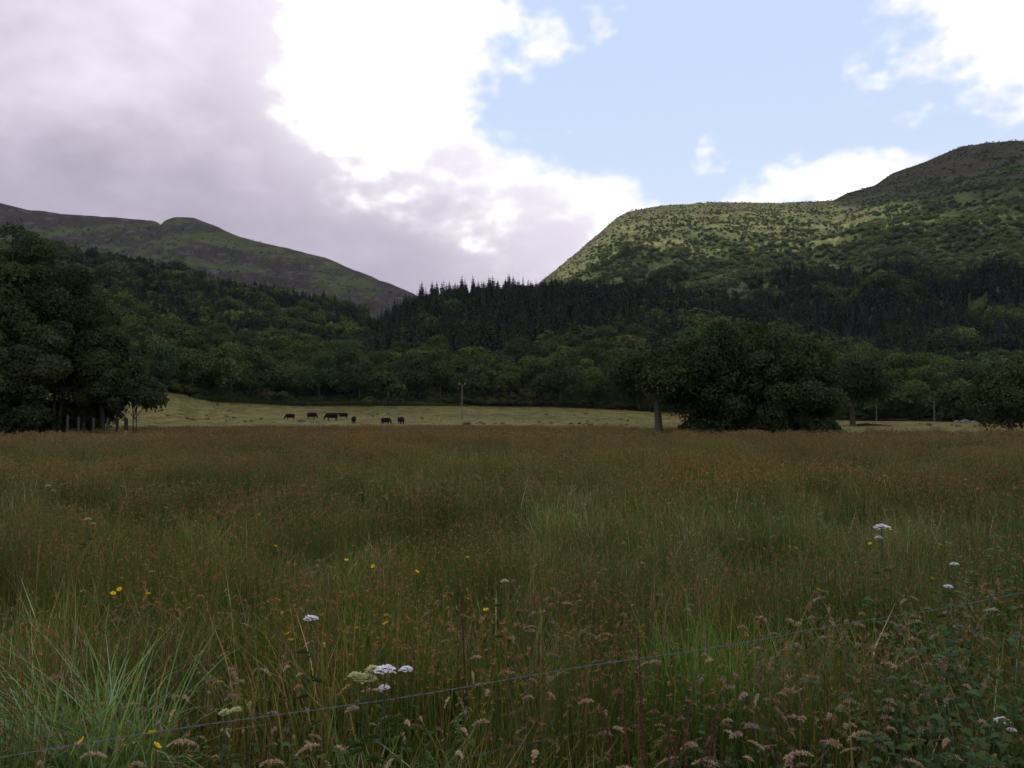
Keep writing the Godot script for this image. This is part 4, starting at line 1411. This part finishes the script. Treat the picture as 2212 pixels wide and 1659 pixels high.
	# buttercups
	var cups := [[244, 1283], [258, 1274], [320, 1284], [628, 1384], [622, 1370], [595, 1181], [748, 1211], [770, 1358], [834, 1331], [834, 1348], [1050, 1319], [178, 1602], [328, 1585], [337, 1613], [1719, 1185], [1706, 1182], [1768, 1275], [2032, 1178], [2014, 1251], [806, 1224], [1880, 1175], [1010, 1205], [150, 1095], [1612, 1372], [900, 1236], [560, 1112]]
	var cup := MB.new()
	for p in 5:
		var b := TAU * p / 5.0
		var o := Vector3(cos(b), 0.55, sin(b)) * 0.0135
		var s := Vector3(-sin(b), 0, cos(b)) * 0.0095
		cup.tri(Vector3.ZERO, o - s, o + s, Color(0.75, 0.52, 0.02))
		cup.tri(o - s, o + Vector3(cos(b), 0.5, sin(b)) * 0.005, o + s, Color(0.78, 0.55, 0.03))
	cup.ball(Vector3(0, 0.003, 0), Vector3(0.004, 0.004, 0.004), Color(0.6, 0.42, 0.03))
	var cup_mesh := cup.mesh()
	var cs := MB.new()
	cs.tube([Vector3(0.02, -0.6, 0.02), Vector3(0.01, -0.3, 0), Vector3.ZERO], [0.0022, 0.002, 0.0014], 4, Color(0.07, 0.09, 0.03))
	var stem_mesh := cs.mesh()
	for c in cups:
		var y := rnd(0.60, 0.68)
		var o := base("buttercup", at_height(c[0], c[1], y), rnd(0, TAU))
		var h := obj("petals", cup_mesh, M.petal, o)
		h.rotation = Vector3(rnd(0.2, 0.9), 0, rnd(-0.3, 0.3))
		h.scale = Vector3.ONE * (0.8 if c[1] > 1500 else 0.9)
		obj("stem", stem_mesh, M.grass, o)
		tag(o, "small yellow buttercup flower among the meadow grass", "flower", "buttercups in the meadow")
	# single arching seed heads along the fence
	var heads := [[640, 1462], [612, 1450], [700, 1390], [560, 1445], [430, 1612], [232, 1637], [285, 1650], [780, 1495], [745, 1540], [1130, 1510], [1183, 1497], [1055, 1495], [1058, 1560], [960, 1530], [1470, 1620], [660, 1602], [690, 1610], [2140, 1440], [1960, 1295], [1985, 1300], [1830, 1600], [1725, 1553], [1350, 1585], [1285, 1380], [1230, 1455], [1020, 1450], [1130, 1360], [885, 1570], [1000, 1640], [1560, 1560], [1640, 1500], [1850, 1620], [1950, 1640], [2050, 1600], [1780, 1470], [1905, 1440], [1545, 1650], [365, 1560], [1010, 1590], [1250, 1520], [1430, 1430], [1790, 1340], [1870, 1330], [1900, 1375], [2080, 1480], [500, 1600], [90, 1650], [850, 1640], [1160, 1630], [1690, 1640], [1330, 1660], [560, 1655], [2110, 1560], [1615, 1600]]
	var shapes := []
	for i in 14:
		var mb := MB.new()
		var lean := flat_dir() * rnd(0.08, 0.35)
		var tip := mb.blade(Vector3(0, -0.75, 0) - lean, 0.75, lean, 0.0032, Color(0.20, 0.15, 0.07), 5, 0.0)
		var hm := MB.new()
		seed_head(hm, Vector3.ZERO, (lean.normalized() + Vector3.UP * rnd(-0.1, 1.3)).normalized(), rnd(0.045, 0.115), rnd(0.005, 0.010), 120, Color(0.50, 0.38, 0.25))
		shapes.append([mb.mesh(), hm.mesh(), tip])
	for c in heads:
		var y := rnd(0.60, 0.74)
		var i := rng.randi() % 14
		var o := base("grass_seed_head", at_height(c[0], c[1], y), rnd(0, TAU))
		obj("stalk", shapes[i][0], M.grass, o)
		var hh := obj("panicle", shapes[i][1], M.grass, o)
		hh.position = shapes[i][2]
		tag(o, "arching tan grass seed head along the fence", "grass", "seeding grass stalks along the fence")
	# leafy weeds that crowd the fence
	for i in 17:
		rng.seed = 950 + i
		var u := 1800.0 + i * 34.0 + rnd(-20, 20)
		var r := rnd(2.7, 4.3) if i % 3 else rnd(4.0, 6.0)
		var o := base("leafy_weed", on_ground(u, r), rnd(0, TAU))
		var hgt := rnd(0.6, 0.85) + 0.25 * smoothstep(1900.0, 2250.0, u)
		obj("foliage", herb_clump(11, hgt, rnd(0.05, 0.08), vary(Color(0.062, 0.095, 0.032) if i % 3 else Color(0.10, 0.135, 0.05), 0.15)), M.leaf, o)
		var top := MB.new()
		for k in 3:
			var d := flat_dir() * 0.1
			seed_head(top, d + Vector3.UP * hgt * 0.95, (Vector3.UP + d * 4.0).normalized(), rnd(0.05, 0.1), 0.012, 40, Color(0.24, 0.20, 0.12))
		obj("seed_top", top.mesh(), M.grass, o)
		tag(o, "dark leafy weed crowding the fence wire past the green tussock", "weed", "leafy weeds crowding the fence")
	# docks with rusty seed spires
	for d in [[1392, 1330, 0.98, "rusty brown dock spire rising behind the wire by the green tussock"], [1400, 1478, 0.92, "dark red-brown dock with several seed spires close to the fence"], [1440, 1520, 0.88, "leaning reddish dock spire beside the several-spired dock"], [1008, 1240, 0.9, "slim brown dock spire alone among the rushes"]]:
		var top := at_height(d[0], d[1], d[2])
		var o := base("dock", Vector3(top.x, 0, top.z), rnd(0, TAU))
		var several: bool = d[3].contains("several")
		for k in (4 if several else 1):
			var sm := MB.new()
			var lean := flat_dir() * (rnd(0.05, 0.2) if several else 0.03)
			var h: float = d[2] * rnd(0.85, 1.0)
			sm.tube([Vector3(0, -0.05, 0), lean * 0.3 + Vector3.UP * h * 0.5, lean + Vector3.UP * h], [0.004, 0.0035, 0.0015], 5, Color(0.10, 0.055, 0.035))
			obj("stem", sm.mesh(), M.grass, o)
			var hm := MB.new()
			for j in 130:
				var t := rnd(0.55, 1.0)
				var c := lean * t + Vector3.UP * h * t + rdir() * 0.022 * (1.2 - t)
				var e := rdir() * 0.006
				hm.tri(c - e, c + rdir() * 0.007, c + e, vary(Color(0.11, 0.045, 0.03), 0.35))
			obj("seed_spire", hm.mesh(), M.grass, o)
		var lm := MB.new()
		for k in 5:
			var dd := flat_dir()
			var s := Vector3(-dd.z, 0, dd.x) * 0.028
			lm.quad(Vector3(0, 0.1, 0), Vector3(0, 0.32, 0) + dd * 0.1 + s, Vector3(0, 0.4, 0) + dd * 0.25, Vector3(0, 0.32, 0) + dd * 0.1 - s, vary(Color(0.05, 0.07, 0.024), 0.2))
		obj("leaf", lm.mesh(), M.leaf, o)
		tag(o, d[3], "dock plant")
